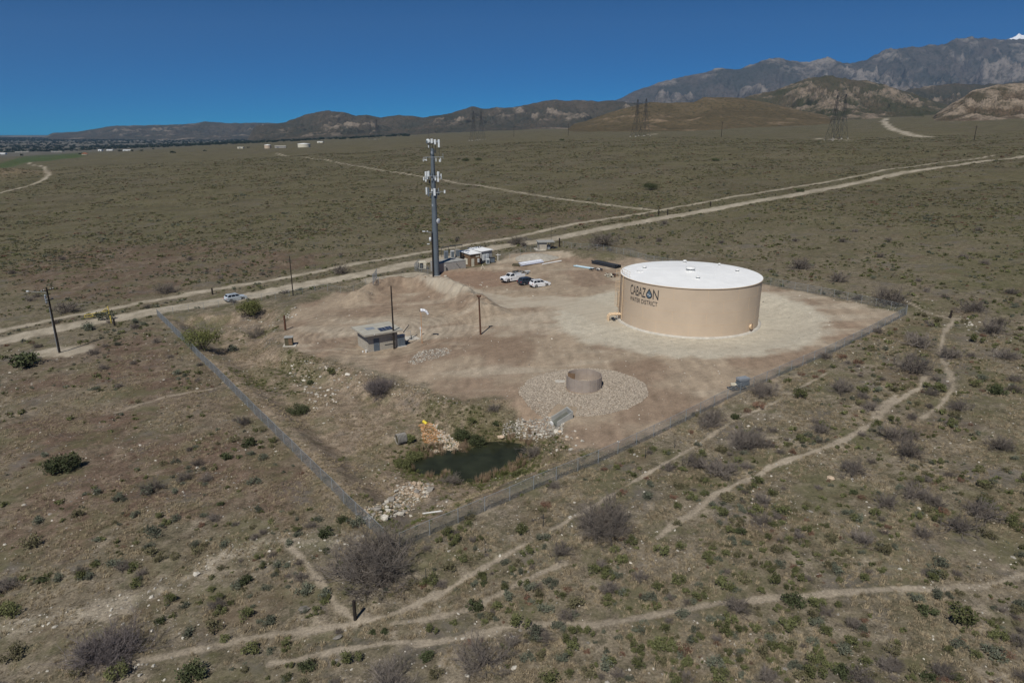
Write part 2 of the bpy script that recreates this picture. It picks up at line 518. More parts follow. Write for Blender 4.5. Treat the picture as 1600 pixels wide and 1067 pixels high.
# ------------------------------------------------------------------ mesh builder
class MB:
    def __init__(s):
        s.v, s.f, s.sm = [], [], []
    def add(s, vs, fs, smooth=False):
        k = len(s.v)
        s.v += [tuple(p) for p in vs]
        s.f += [tuple(i + k for i in f) for f in fs]
        s.sm += [smooth] * len(fs)
        return s
    def box(s, x0, x1, y0, y1, z0, z1, M=None):
        vs = [Vector((x, y, z)) for z in (z0, z1) for y in (y0, y1) for x in (x0, x1)]
        if M is not None:
            vs = [M @ p for p in vs]
        return s.add(vs, [(0, 2, 3, 1), (4, 5, 7, 6), (0, 1, 5, 4), (2, 6, 7, 3), (0, 4, 6, 2), (1, 3, 7, 5)])
    def cyl(s, p0, p1, r0, r1=None, n=10, caps=True, smooth=True):
        p0, p1 = Vector(p0), Vector(p1)
        r1 = r0 if r1 is None else r1
        d = (p1 - p0).normalized()
        a = d.orthogonal().normalized()
        b = d.cross(a)
        vs = []
        for p, r in ((p0, r0), (p1, r1)):
            for i in range(n):
                t = 2 * math.pi * i / n
                vs.append(p + a * (r * math.cos(t)) + b * (r * math.sin(t)))
        s.add(vs, [(i, (i + 1) % n, n + (i + 1) % n, n + i) for i in range(n)], smooth)
        if caps:
            s.add(vs, [tuple(reversed(range(n))), tuple(range(n, 2 * n))])
        return s
    def tube(s, pts, r, n=6):
        pts = [Vector(p) for p in pts]
        for a, b in zip(pts[:-1], pts[1:]):
            s.cyl(a, b, r, r, n)
        return s
    def lathe(s, prof, n=48, c=(0, 0, 0), smooth=True, a0=0, a1=2 * math.pi):
        full = abs(a1 - a0 - 2 * math.pi) < 1e-6
        m = n if full else n + 1
        vs = []
        for r, z in prof:
            for i in range(m):
                t = a0 + (a1 - a0) * i / n
                vs.append((c[0] + r * math.cos(t), c[1] + r * math.sin(t), c[2] + z))
        fs = []
        for j in range(len(prof) - 1):
            for i in range(n):
                q = (i + 1) % m
                fs.append((j * m + i, j * m + q, (j + 1) * m + q, (j + 1) * m + i))
        return s.add(vs, fs, smooth)
    def prism(s, poly, y0, y1):                 # polygon in x,z pushed along y
        n = len(poly)
        vs = [(x, y0, z) for x, z in poly] + [(x, y1, z) for x, z in poly]
        fs = [tuple(range(n)), tuple(reversed(range(n, 2 * n)))]
        fs += [((i + 1) % n, i, n + i, n + (i + 1) % n) for i in range(n)]
        return s.add(vs, fs)
    def mesh(s, name, mat):
        me = bpy.data.meshes.new(name)
        me.from_pydata(s.v, [], s.f)
        me.polygons.foreach_set('use_smooth', s.sm)
        me.materials.append(MATS[mat] if isinstance(mat, str) else mat)
        me.update()
        return me
    def build(s, name, mat, parent=None, loc=None):
        o = bpy.data.objects.new(name, s.mesh(name, mat))
        COL.objects.link(o)
        if parent:
            o.parent = parent
        if loc is not None:
            o.location = loc
        return o

def tag(o, label=None, cat=None, group=None, kind=None):
    if label: o['label'] = label
    if cat: o['category'] = cat
    if group: o['group'] = group
    if kind: o['kind'] = kind
    return o

def thing(name, label, cat, loc=(0, 0, 0), rz=0.0, group=None):
    o = bpy.data.objects.new(name, None)
    o.empty_display_size = 0.3
    COL.objects.link(o)
    o.location = loc
    o.rotation_euler = (0, 0, rz)
    return tag(o, label, cat, group)

def copy_tree(o, parent=None):
    c = o.copy()
    COL.objects.link(c)
    c.parent = parent
    for ch in list(o.children):
        copy_tree(ch, c)
    return c

# ------------------------------------------------------------------ ground: one sheet, cut into soil, road, trail and pad
ROADS = [
    (P0((-160, 566), (0, 533), (120, 509), (245, 486), (360, 468), (455, 449), (590, 424), (700, 401), (780, 386), (850, 376), (950, 356), (1040, 341), (1200, 313), (1400, 275), (1600, 247), (1800, 226)), 3.1),
    (P0((-160, 545), (0, 517), (130, 490), (245, 469), (400, 442), (560, 412), (700, 388), (790, 373), (900, 350), (1020, 332), (1150, 308), (1300, 284), (1440, 260), (1560, 245)), 1.25),
    (P0((1035, 331), (980, 326), (900, 316), (780, 299), (650, 281), (500, 262), (430, 251)), 1.1),
    (P0((-60, 318), (0, 309), (50, 297), (78, 286), (72, 274), (45, 265)), 1.8),
    (P0((590, 440), (640, 432), (690, 446), (730, 462), (790, 474), (860, 470), (900, 474), (960, 500)), 4.2),
    (P0((90, 549), (70, 552), (120, 547)), 2.6),
]
FAR_TRACKS = [(P0((985, 214), (1030, 213)), 6.0), (P0((1450, 214), (1420, 210), (1395, 201), (1380, 190), (1385, 185)), 7.0), (P0((1270, 217), (1340, 218)), 4.0)]
TRAILS = [
    (P0((1412, 468), (1450, 488), (1480, 495), (1500, 497)), 0.15),
    (P0((1492, 497), (1475, 520), (1470, 545), (1478, 575), (1484, 585)), 0.19),
    (P0((1484, 580), (1490, 605), (1470, 632), (1440, 655)), 0.15),
    (P0((1445, 590), (1440, 605), (1415, 618), (1390, 635), (1365, 660), (1340, 675), (1310, 695), (1260, 712), (1205, 728), (1170, 748), (1120, 772), (1085, 800), (1050, 822), (1028, 840)), 0.19),
    (P0((1600, 897), (1540, 914), (1470, 917), (1400, 917), (1310, 924), (1230, 930), (1130, 940), (1060, 952), (1000, 965), (930, 975), (860, 972), (790, 978), (740, 992), (680, 1002), (600, 1006), (520, 1020), (420, 1040)), 0.17),
    (P0((1290, 585), (1215, 625), (1150, 655), (1080, 700), (1010, 740), (930, 790), (860, 830), (800, 862)), 0.02),
    (P0((800, 862), (740, 896), (680, 930), (620, 957), (560, 974), (480, 984), (400, 993), (320, 1012), (240, 1030), (120, 1050)), 0.17),
    (P0((560, 972), (530, 950), (505, 915), (480, 882), (455, 858), (442, 845)), 0.15),
    (P0((880, 880), (800, 915), (740, 948), (690, 962), (610, 975)), 0.12),
    (P0((1400, 618), (1372, 640), (1362, 655)), 0.11),
    (P0((180, 645), (260, 620), (330, 610)), 0.11),
]
WASH = [(P0((-40, 990), (60, 968), (150, 950), (210, 942), (270, 912), (330, 882), (390, 857), (440, 846), (500, 848), (545, 850)), 0.45)]
PALE = [(P0((400, 490), (330, 560), (400, 610), (470, 690), (545, 770)), 0.9), (P0((340, 545), (420, 640)), 1.0)]
RED1 = P0((0, 575), (120, 545), (250, 505), (420, 660), (540, 790), (440, 830), (250, 800), (100, 870), (0, 860))
RED2 = P0((60, 470), (0, 425), (120, 385), (330, 378), (480, 395), (560, 398), (420, 432), (200, 468))
RED3 = P0((700, 345), (900, 325), (1010, 335), (880, 352), (720, 385))
BASIN = P0((250, 495), (440, 478), (440, 540), (560, 580), (720, 630), (800, 640), (880, 680), (940, 705), (620, 845), (600, 840), (430, 660))
GRAVEL_DIRT = P0((640, 436), (700, 428), (790, 425), (800, 445), (720, 455))

GREEN_STRIP = [tuple(at(u, v)[:2]) for u, v in ((-60, 270), (0, 257), (30, 247), (70, 242), (130, 238), (125, 246), (70, 252), (20, 259), (-60, 282))]

def lerp(a, b, w):
    return a + (np.asarray(b, float) - a) * w[..., None]

def ground_fields(X, Y):
    r = np.hypot(X, Y)
    wob = (fbm(X / 2.1, Y / 2.1, 3, 41) - 0.5)
    n1, n2, n3 = fbm(X / 42, Y / 42, 4, 51), fbm(X / 9, Y / 9, 4, 52), fbm(X / 2.2, Y / 2.2, 4, 53)
    n4 = fbm(X / 0.8, Y / 0.8, 3, 54)
    c = np.empty(X.shape + (3,))
    c[:] = (0.178, 0.150, 0.108)
    c = lerp(c, (0.25, 0.212, 0.160), ss(0.45, 0.62, 0.5 * n2 + 0.5 * n3) * ss(260, 60, r))
    c = lerp(c, (0.105, 0.092, 0.056), ss(0.46, 0.60, 0.6 * n2 + 0.4 * n4) * 0.65)
    c = lerp(c, (0.126, 0.113, 0.062), ss(120, 320, r) * 0.8)
    c = lerp(c, (0.135, 0.115, 0.080), ss(0.5, 0.7, n1) * ss(150, 400, r) * 0.6)
    for poly, amt in ((RED1, 0.85), (RED2, 0.75), (RED3, 0.5)):
        w = ss(4, -6, sdist(X, Y, poly) + wob * 10) * amt * ss(0.36, 0.58, 0.5 * n1 + 0.5 * n2 + 0.10)
        c = lerp(c, (0.130, 0.088, 0.066), w)
        c = lerp(c, (0.19, 0.15, 0.11), w * ss(0.55, 0.68, n3))
    wr_ = ss(18, 45, X - (Y - 50) * 0.55) * ss(420, 200, r)
    c = lerp(c, (0.125, 0.114, 0.064), wr_ * 0.6 * ss(0.36, 0.56, 0.5 * n2 + 0.5 * n1))
    rough = np.ones(X.shape)
    # inside the fence: rough basin, then bare graded dirt
    w = ss(1, -2, sdist(X, Y, BASIN) + wob * 3)
    cb = lerp(c * 0 + (0.215, 0.168, 0.120), (0.105, 0.098, 0.050), ss(0.52, 0.66, 0.6 * n2 + 0.4 * n3) * .8)
    cb = lerp(cb, (0.29, 0.235, 0.175), ss(0.50, 0.66, n4) * 0.7)
    c = lerp(c, cb, w)
    dp = sdist(X, Y, POND)
    w = ss(4.5, 0.5, dp + wob * 3)
    c = lerp(c, (0.095, 0.082, 0.042), w * 0.85)
    w = ss(1.2, -1.4, sdist(X, Y, SITE_DIRT) + wob * 4)
    cd = lerp(c * 0 + (0.33, 0.265, 0.195), (0.265, 0.20, 0.145), ss(0.42, 0.65, n2))
    cd = lerp(cd, (0.40, 0.34, 0.262), ss(0.50, 0.64, 0.5 * n1 + 0.5 * fbm(X / 14, Y / 4.0, 3, 57)) * 0.9)
    c = lerp(c, cd, w)
    rough = rough * (1 - 0.6 * w)
    cd2 = fbm(X / 0.9, Y / 3.5, 4, 58)
    c = c * (1 + ((cd2 - .5) * 0.55 * w)[..., None])
    # pale apron round the tank, driveway
    dt = np.hypot(X - TANK[0], Y - TANK[1])
    wt = ss(TR + 13.0, TR + 10.0, dt + wob * 4)
    c = lerp(c, (0.475, 0.435, 0.35), wt * w * (0.8 + 0.2 * n3))
    dark = P0((720, 525), (800, 510), (960, 540), (1080, 565), (1000, 590), (850, 565), (740, 550))
    c = lerp(c, (0.225, 0.165, 0.118), ss(2, -3, sdist(X, Y, dark) + wob * 5) * 0.7 * ss(0.4, 0.6, n2))
    # tyre arcs in the graded dirt
    arc = np.abs(np.sin(np.hypot(X + 26, Y - 118) * 1.9 + wob * 3))
    c = c * (1 - 0.16 * (w * ss(0.55, 0.95, arc) * ss(26, 14, np.hypot(X + 28, Y - 119)))[..., None])
    w = ss(0.5, -0.8, sdist(X, Y, GRAVEL_DIRT) + wob * 3)
    c = lerp(c, (0.235, 0.16, 0.115), w * 0.8)
    for lst, col, amt in ((PALE, (0.27, 0.215, 0.155), 0.8), (WASH, (0.31, 0.27, 0.21), 0.85)):
        for pts, hw in lst:
            w = ss(hw + 0.7, hw - 0.3, dist_poly(X, Y, pts) + wob * 3.2)
            c = lerp(c, col, w * amt)
    dtrail = np.full(X.shape, 99.)
    for pts, hw in TRAILS:
        d = dist_poly(X, Y, pts) - hw - 0.09
        dtrail = np.minimum(dtrail, d + wob * 0.45 + (n4 - .5) * .3)
    w = ss(0.22, -0.10, dtrail)
    c = lerp(c, (0.345, 0.295, 0.228), w * (0.68 + 0.25 * ss(0.40, 0.58, n2)))
    rough = rough * (1 - 0.4 * w)
    droad = np.full(X.shape, 999.)
    for pts, hw in ROADS:
        droad = np.minimum(droad, dist_poly(X, Y, pts) - hw + wob * 1.6)
    for pts, hw in FAR_TRACKS:
        droad = np.minimum(droad, dist_poly(X, Y, pts) - hw)
    w = ss(0.7, -0.4, droad)
    c = lerp(c, np.array((0.43, 0.38, 0.30)), w * np.clip(0.72 + 0.9 * (n3 - 0.5) + 0.5 * (n2 - 0.5), 0, 1))
    rough = rough * (1 - 0.55 * w)
    # the left knoll and the irrigated strip far left
    k = np.exp(-(np.hypot(X - MOUND_L[0], (Y - MOUND_L[1]) / 1.5) / 36) ** 2)
    c = lerp(c, (0.27, 0.205, 0.135), k * 0.9)
    gs = GREEN_STRIP
    c = lerp(c, (0.06, 0.10, 0.03), ss(15, -5, sdist(X, Y, gs)))
    # the valley floor beyond
    far = ss(1800, 3200, r) * ss(-20, -50, base(X, Y))
    c = lerp(c, (0.085, 0.083, 0.073), far)
    c = lerp(c, (0.15, 0.14, 0.12), far * ss(0.52, 0.6, fbm(X / 700, Y / 260, 4, 66)))
    veg = ss(110, 420, r) * (1 - ss(0.7, -0.4, droad)) * (1 - 0.6 * far)
    return c, rough, veg, droad, dtrail, wt

def build_ground():
    core = np.arange(-43, 43.01, 0.2)
    az = np.radians(np.concatenate([np.arange(-80, -43, 2.2), core, np.arange(44.5, 81, 2.2)]))
    rr = [16.0]
    while rr[-1] < 14000:
        r = rr[-1]
        rr.append(r + 0.0042 * r * (1 + r / 210))
    rr = np.array(rr)
    R, A = np.meshgrid(rr, az, indexing='ij')
    X, Y = R * np.sin(A), R * np.cos(A)
    Z = height(X, Y)
    c, rough, veg, droad, dtrail, wt = ground_fields(X, Y)
    e = 0.15 + R * 0.001
    nx = -(height(X + e, Y) - height(X - e, Y)) / (2 * e)
    ny = -(height(X, Y + e) - height(X, Y - e)) / (2 * e)
    nn = np.stack([nx, ny, np.ones_like(nx)], -1)
    nn /= np.linalg.norm(nn, axis=-1, keepdims=True)
    cls = np.zeros(X.shape, int)
    cls[wt > 0.5] = 3
    cls[dtrail < 0.05] = 2
    cls[droad < 0.1] = 1
    nr, na = X.shape
    idx = np.arange(nr * na).reshape(nr, na)
    quads = np.stack([idx[:-1, :-1], idx[:-1, 1:], idx[1:, 1:], idx[1:, :-1]], -1).reshape(-1, 4)
    qc = cls[:-1, :-1].reshape(-1)
    V = np.stack([X, Y, Z], -1).reshape(-1, 3)
    C = np.concatenate([c.reshape(-1, 3), np.ones((nr * na, 1))], 1)
    for k, name in ((0, 'ground'), (1, 'dirt_road'), (2, 'trail'), (3, 'tank_pad')):
        q = quads[qc == k]
        used, inv = np.unique(q, return_inverse=True)
        inv = inv.reshape(-1)
        me = bpy.data.meshes.new(name)
        me.vertices.add(len(used))
        me.vertices.foreach_set('co', V[used].astype(np.float32).ravel())
        me.loops.add(len(inv))
        me.loops.foreach_set('vertex_index', inv.astype(np.int32))
        me.polygons.add(len(q))
        me.polygons.foreach_set('loop_start', np.arange(0, len(inv), 4, dtype=np.int32))
        me.polygons.foreach_set('use_smooth', np.ones(len(q), bool))
        me.update(calc_edges=True)
        a = me.attributes.new('soil', 'FLOAT_COLOR', 'POINT')
        a.data.foreach_set('color', C[used].astype(np.float32).ravel())
        for nm, arr in (('rough', rough), ('veg', veg)):
            a = me.attributes.new(nm, 'FLOAT', 'POINT')
            a.data.foreach_set('value', arr.reshape(-1)[used].astype(np.float32))
        me.normals_split_custom_set_from_vertices(nn.reshape(-1, 3)[used].tolist())
        me.materials.append(GROUND)
        o = bpy.data.objects.new(name, me)
        COL.objects.link(o)
        tag(o, kind='structure')
build_ground()

# ------------------------------------------------------------------ hills and mountains
def make_range(name, prof, D, wf, wb, mat, seed, rough=0.5, cell=None, nd=70, crest=0.04, gul=1.0, nu=260):
    us = np.array([p[0] for p in prof], float)
    vs = np.array([p[1] for p in prof], float)
    n = nu
    u = np.linspace(us[0], us[-1], n)
    v = np.interp(u, us, vs)
    d = ray(u, v)
    zt = CAMH + d[2] / d[1] * D
    cc = np.concatenate([-np.linspace(1, 0, nd) ** 1.3, np.linspace(0, 1, nd // 3)[1:]])
    U, Cc = np.meshgrid(np.arange(n), cc, indexing='ij')
    slope = (d[0] / d[1])[U]
    Yd = D + np.where(Cc < 0, Cc * wf, Cc * wb)
    X = slope * Yd
    Y = Yd
    b = height(X, Y) - 4
    g = cell or wf / 5
    wx = (fbm(X / (g * 1.2), Y / (g * 1.2), 3, seed + 20) - .5) * g * 1.2
    n1 = 0.6 * ridged((X + wx) / g, (Y - wx) / (g * 1.9), 6, seed) + 0.28 * ridged((X - wx) / (g * .38), (Y + wx) / (g * .6), 5, seed + 40) + 0.12 * ridged((X + wx) / (g * .15), (Y + wx) / (g * .22), 4, seed + 60)
    n2 = fbm(X / (g * 1.6), Y / (g * 1.6), 4, seed + 9)
    a = np.abs(Cc)
    env = np.clip(1 - a, 0, 1) ** (0.75 + 0.8 * n2)
    cut = 0.12 + 0.88 * ss(0.0, 0.22, a)
    env = env * (1 - rough * (1 - n1) * cut)
    env = env + (n1 - 0.5) * 0.62 * cut * np.clip(1 - a, 0, 1) * gul
    top = zt[U] * (1 + crest * (fbm(X / (g * .35), Y / (g * .35), 4, seed + 3) - 0.5))
    Z = np.maximum(b, b + (top - b) * env)
    edge = ss(0, 12, U) * ss(n - 1, n - 13, U)
    Z = b + (Z - b) * edge
    m, k = X.shape
    idx = np.arange(m * k).reshape(m, k)
    q = np.stack([idx[:-1, :-1], idx[1:, :-1], idx[1:, 1:], idx[:-1, 1:]], -1).reshape(-1, 4)
    me = bpy.data.meshes.new(name)
    me.from_pydata(np.stack([X, Y, Z], -1).reshape(-1, 3).tolist(), [], q.tolist())
    me.polygons.foreach_set('use_smooth', np.ones(len(q), bool))
    at_ = me.attributes.new('crag', 'FLOAT', 'POINT')
    at_.data.foreach_set('value', (n1 * 0.9).reshape(-1).astype(np.float32))
    me.materials.append(mat)
    o = bpy.data.objects.new(name, me)
    COL.objects.link(o)
    return tag(o, kind='structure')

H_BLUE = hill_material('mountain_rock', (0.07, 0.07, 0.062), (0.115, 0.10, 0.088), (0.25, 0.22, 0.195), 0.22, 0.0016)
H_GREY = hill_material('foothill_scrub', (0.062, 0.06, 0.046), (0.10, 0.083, 0.062), (0.26, 0.215, 0.17), 0.13, 0.004)
H_BROWN = hill_material('brown_hill', (0.115, 0.09, 0.05), (0.15, 0.115, 0.065), (0.27, 0.20, 0.13), 0.12, 0.005)
H_GREEN = hill_material('green_hill', (0.062, 0.062, 0.035), (0.105, 0.085, 0.056), (0.25, 0.20, 0.15), 0.17, 0.007)
H_PALE = hill_material('rocky_hill', (0.085, 0.072, 0.046), (0.135, 0.10, 0.068), (0.31, 0.25, 0.19), 0.27, 0.008)
make_range('mountain', [(900, 178), (960, 154), (990, 140), (1037, 125), (1080, 112), (1122, 104), (1150, 102), (1200, 89), (1220, 86), (1250, 94), (1265, 95), (1292, 87), (1322, 92), (1350, 87), (1385, 72), (1420, 64), (1460, 64), (1487, 54), (1537, 53), (1585, 55), (1640, 52), (1750, 60), (1950, 90)], 10500, 5200, 1500, H_BLUE, 101, 0.75, 850, 170, 0.05, 1.0, 560)
make_range('snowy_peak', [(1560, 70), (1580, 53), (1600, 47), (1625, 42), (1660, 55), (1700, 70)], 13000, 1200, 700, MATS['snow'], 131, 0.3, 500, 30, 0.03)
make_range('hills', [(60, 208), (120, 206), (175, 196), (250, 195), (300, 193), (320, 189), (350, 191), (400, 191), (450, 192), (520, 194), (600, 196)], 9000, 2200, 900, H_GREY, 102, 0.5, 420, 60, 0.05)
make_range('hills', [(380, 198), (447, 189), (475, 177), (510, 170), (540, 175), (555, 179), (572, 176), (595, 181), (625, 177), (662, 181), (707, 175), (737, 162), (755, 167), (800, 166), (830, 160), (862, 154), (925, 156), (960, 155), (1010, 160), (1080, 168)], 5200, 1900, 700, H_GREY, 103, 0.75, 330, 110, 0.05, 1.0, 420)
make_range('hills', [(880, 196), (912, 190), (947, 177), (995, 164), (1017, 158), (1050, 160), (1085, 159), (1100, 151), (1125, 151), (1157, 152), (1200, 160), (1250, 172), (1310, 184)], 2700, 950, 350, H_BROWN, 104, 0.30, 260, 60, 0.02, 0.5)
make_range('hills', [(1130, 165), (1165, 150), (1200, 142), (1240, 130), (1262, 120), (1295, 112), (1320, 117), (1350, 123), (1400, 135), (1440, 150), (1500, 168), (1540, 176)], 3600, 1150, 500, H_GREEN, 105, 0.7, 200, 110, 0.03, 1.0, 360)
make_range('hills', [(1380, 160), (1420, 137), (1460, 131), (1500, 126), (1537, 129), (1600, 122), (1700, 115), (1800, 130)], 4700, 1400, 600, H_GREY, 106, 0.7, 260, 80, 0.04, 1.0, 300)
make_range('hills', [(1450, 186), (1482, 165), (1520, 141), (1562, 130), (1600, 128), (1660, 120), (1760, 118), (1900, 140)], 2050, 620, 400, H_PALE, 107, 0.75, 110, 100, 0.03, 1.0, 360)

# ------------------------------------------------------------------ pond
mb = MB()
pz = [(x, y, WATER_Z) for x, y in POND]
cx, cy = np.mean([p[0] for p in pz]), np.mean([p[1] for p in pz])
pe = [(cx + (x - cx) * 1.12, cy + (y - cy) * 1.16, z) for x, y, z in pz]
mb.add(pe, [tuple(reversed(range(len(pe))))] if sum((pe[i][0] * pe[(i + 1) % len(pe)][1] - pe[(i + 1) % len(pe)][0] * pe[i][1]) for i in range(len(pe))) < 0 else [tuple(range(len(pe)))])
wm = pmat('pond_water', (0.026, 0.030, 0.018), 0.08, 0, 0.4, 0.5, 0.04, spec=0.09)
tag(mb.build('pond_water', wm), kind='structure')

# ------------------------------------------------------------------ water tank
def on_tank(bm_pts, r):
    return bm_pts

def make_tank():
    t = thing('water_tank', 'huge round tan steel water tank with white roof and dark lettering', 'water tank', (TANK[0], TANK[1], TZ))
    MB().lathe([(TR + .55, -.3), (TR + .55, .16), (TR + .03, .2)], 128).build('foundation_ring', 'concrete', t)
    n = 4
    for k in range(n):
        z0, z1 = 0.12 + k * (TH - .12) / n, 0.12 + (k + 1) * (TH - .12) / n
        r = TR - 0.006 * k
        c = MB().lathe([(r, z0 + .004), (r, z1 - .004)], 128).build('shell_course', 'tank_tan', t)
        MB().lathe([(r - .01, z1 - .035), (r + .012, z1 - .02), (r + .012, z1 - .008), (r - .01, z1)], 128).build('weld_seam', 'tank_trim', c)
        ms = MB()
        for q in range(14):                        # upright weld lines, staggered course by course
            a = 2 * math.pi * (q + 0.5 * (k % 2)) / 14
            ca, sa = math.cos(a), math.sin(a)
            Mx = Matrix(((ca, -sa, 0, 0), (sa, ca, 0, 0), (0, 0, 1, 0), (0, 0, 0, 1)))
            ms.box(r - .01, r + .008, -.02, .02, z0 + .01, z1 - .04, Mx)
        ms.build('upright_weld', 'tank_trim', c)['kind'] = 'stuff'
    MB().lathe([(TR - .03, TH - .02), (TR + .10, TH + .0), (TR + .10, TH + .10), (TR + .02, TH + .115)], 128).build('rim_angle', 'tank_trim', t)
    rf = MB().lathe([(TR + .06, TH + .12), (TR * .66, TH + .33), (TR * .33, TH + .52), (0.02, TH + .68)], 128).build('roof', 'roof_white', t)
    ms = MB()
    for q in range(32):
        a = 2 * math.pi * q / 32
        p0 = Vector((TR * math.cos(a), TR * math.sin(a), TH + .125))
        p1 = Vector((TR * .34 * math.cos(a), TR * .34 * math.sin(a), TH + .515))
        ms.cyl(p0, p1, .014, .014, 4)
    ms.build('roof_seam', 'roof_white', rf)['kind'] = 'stuff'
    v = MB().lathe([(.75, TH + .6), (.75, TH + 1.0), (.86, TH + 1.02), (.86, TH + 1.3), (.5, TH + 1.4), (.01, TH + 1.42)], 28).build('centre_vent', 'white_paint', t)
    MB().lathe([(.74, TH + .85), (.77, TH + .86), (.77, TH + .95), (.74, TH + .96)], 28).build('vent_screen', 'dark_metal', v)
    def roofz(x, y):
        return TH + .70 - .56 * math.hypot(x, y) / TR
    def spot(u, vv):                               # where an image ray meets the roof plane
        x, y = atz(u, vv, TZ + TH + .35)
        return x - TANK[0], y - TANK[1]
    for u, vv, r in ((1007, 419, .38), (1090.5, 436, .38), (1152, 424, .38), (1070, 409.5, .38), (1124, 414.5, .22)):
        x, y = spot(u, vv)
        z = roofz(x, y)
        h = MB().lathe([(r * .8, z - .08), (r * .8, z + .22), (r, z + .24), (r, z + .42), (r * .6, z + .5), (.01, z + .5)], 18, (x, y, 0)).build('roof_vent', 'white_paint', t)
        MB().lathe([(r * .82, z + .12), (r * .84, z + .2)], 18, (x, y, 0)).build('screen', 'dark_metal', h)
    x, y = spot(1000, 424)
    z = roofz(x, y)
    MB().box(x - .5, x + .5, y - .5, y + .5, z - .1, z + .14).build('roof_hatch', 'white_paint', t)
    # ladder with cage on the left flank
    a = math.radians(183)
    d = Vector((math.cos(a), math.sin(a), 0))
    s = Vector((-d.y, d.x, 0))
    lad = thing('ladder', None, None)
    lad.parent = t
    for q in (-1, 1):
        MB().cyl(d * (TR + .35) + s * .25 * q + Vector((0, 0, .3)), d * (TR + .35) + s * .25 * q + Vector((0, 0, TH + 1.2)), .035, n=6).build('rail', 'tank_trim', lad)
    ms = MB()
    for k in range(30):
        z = .5 + k * .29
        ms.cyl(d * (TR + .35) + s * .25 + Vector((0, 0, z)), d * (TR + .35) - s * .25 + Vector((0, 0, z)), .018, n=5)
    ms.build('rungs', 'tank_trim', lad)['kind'] = 'stuff'
    ms = MB()
    for k in range(8):
        z = 2.6 + k * .9
        pts = [d * (TR + .35 + .75 * math.sin(q)) + s * .42 * math.cos(q) + Vector((0, 0, z)) for q in np.linspace(0, math.pi, 9)]
        ms.tube(pts, .025, 4)
    for q in np.linspace(0.2, math.pi - .2, 6):
        p = d * (TR + .35 + .75 * math.sin(q)) + s * .42 * math.cos(q)
        ms.cyl(p + Vector((0, 0, 2.6)), p + Vector((0, 0, TH + 1.0)), .02, n=4)
    ms.build('cage', 'tank_trim', lad)
    M = Matrix(((d.x, s.x, 0, 0), (d.y, s.y, 0, 0), (0, 0, 1, 0), (0, 0, 0, 1)))
    MB().box(TR + .55, TR + .60, -.42, .42, 2.3, 5.2, M).build('climb_guard', 'tank_trim', lad)
    # guard rail round the ladder head
    ms = MB()
    for z in (.55, 1.1):
        ms.tube([((TR - .15) * math.cos(a + q), (TR - .15) * math.sin(a + q), TH + .15 + z) for q in np.linspace(-.28, .28, 13)], .022, 5)
    for q in np.linspace(-.28, .28, 7):
        ms.cyl(((TR - .15) * math.cos(a + q), (TR - .15) * math.sin(a + q), TH + .1), ((TR - .15) * math.cos(a + q), (TR - .15) * math.sin(a + q), TH + 1.27), .022, n=5)
    ms.build('guard_rail', 'tank_trim', t)
    # level gauge board beside the ladder
    a2 = math.radians(190)
    MB().cyl(((TR + .18) * math.cos(a2), (TR + .18) * math.sin(a2), .4), ((TR + .18) * math.cos(a2), (TR + .18) * math.sin(a2), TH + .1), .07, n=8).build('overflow_pipe', 'tank_trim', t)
    # pipework at the foot
    a3 = math.radians(186)
    b = Vector((math.cos(a3), math.sin(a3), 0))
    c = Vector((-b.y, b.x, 0))
    pp = thing('inlet_piping', None, None)
    pp.parent = t
    for off in (0.0, 0.75):
        o = c * (-off)
        pts = [b * TR + o + Vector((0, 0, 1.15)), b * (TR + 1.8) + o + Vector((0, 0, 1.15)), b * (TR + 2.15) + o + Vector((0, 0, 1.0)), b * (TR + 2.3) + o + Vector((0, 0, .7)), b * (TR + 2.3) + o + Vector((0, 0, -.3))]
        MB().tube(pts, .17, 12).build('pipe', 'tank_trim', pp)
        MB().cyl(b * (TR + .9) + o + Vector((0, 0, 1.15)), b * (TR + 1.02) + o + Vector((0, 0, 1.15)), .27, n=14).build('flange', 'tank_trim', pp)
    MB().box(TR + 1.05, TR + 1.5, -1.1, .3, -.1, .35, Matrix(((b.x, c.x, 0, 0), (b.y, c.y, 0, 0), (0, 0, 1, 0), (0, 0, 0, 1)))).build('support', 'dark_metal', pp)
    # manway at the right foot
    px = atz(1167, 509, TZ + 1.0)
    a4 = math.atan2(px[1] - TANK[1], px[0] - TANK[0])
    b = Vector((math.cos(a4), math.sin(a4), 0))
    mw = MB().cyl(b * (TR - .05) + Vector((0, 0, 1.0)), b * (TR + .28) + Vector((0, 0, 1.0)), .40, n=20).build('manway', 'tank_trim', t)
    MB().cyl(b * (TR + .28) + Vector((0, 0, 1.0)), b * (TR + .34) + Vector((0, 0, 1.0)), .50, n=20).build('cover', 'tank_trim', mw)
    MB().tube([b * (TR + .36) + Vector((0, 0, 1.55)), b * (TR + .36) + Vector((0, 0, .6)), b * (TR + .36) + Vector((0, 0, .2))], .05, 6).build('davit', 'rust', mw)
    # lettering, wrapped onto the shell
    def a_of(u):
        lo, hi = math.pi * 1.0, math.pi * 1.65
        for _ in range(50):
            m = (lo + hi) / 2
            x, y = TANK[0] + TR * math.cos(m), TANK[1] + TR * math.sin(m)
            fw = CP * y - SP * (TZ + 6.5 - CAMH)
            if 800 + F * x / fw < u:
                lo = m
            else:
                hi = m
        return lo
    aL, aR = a_of(985.5), a_of(1029)
    W = (aR - aL) * TR
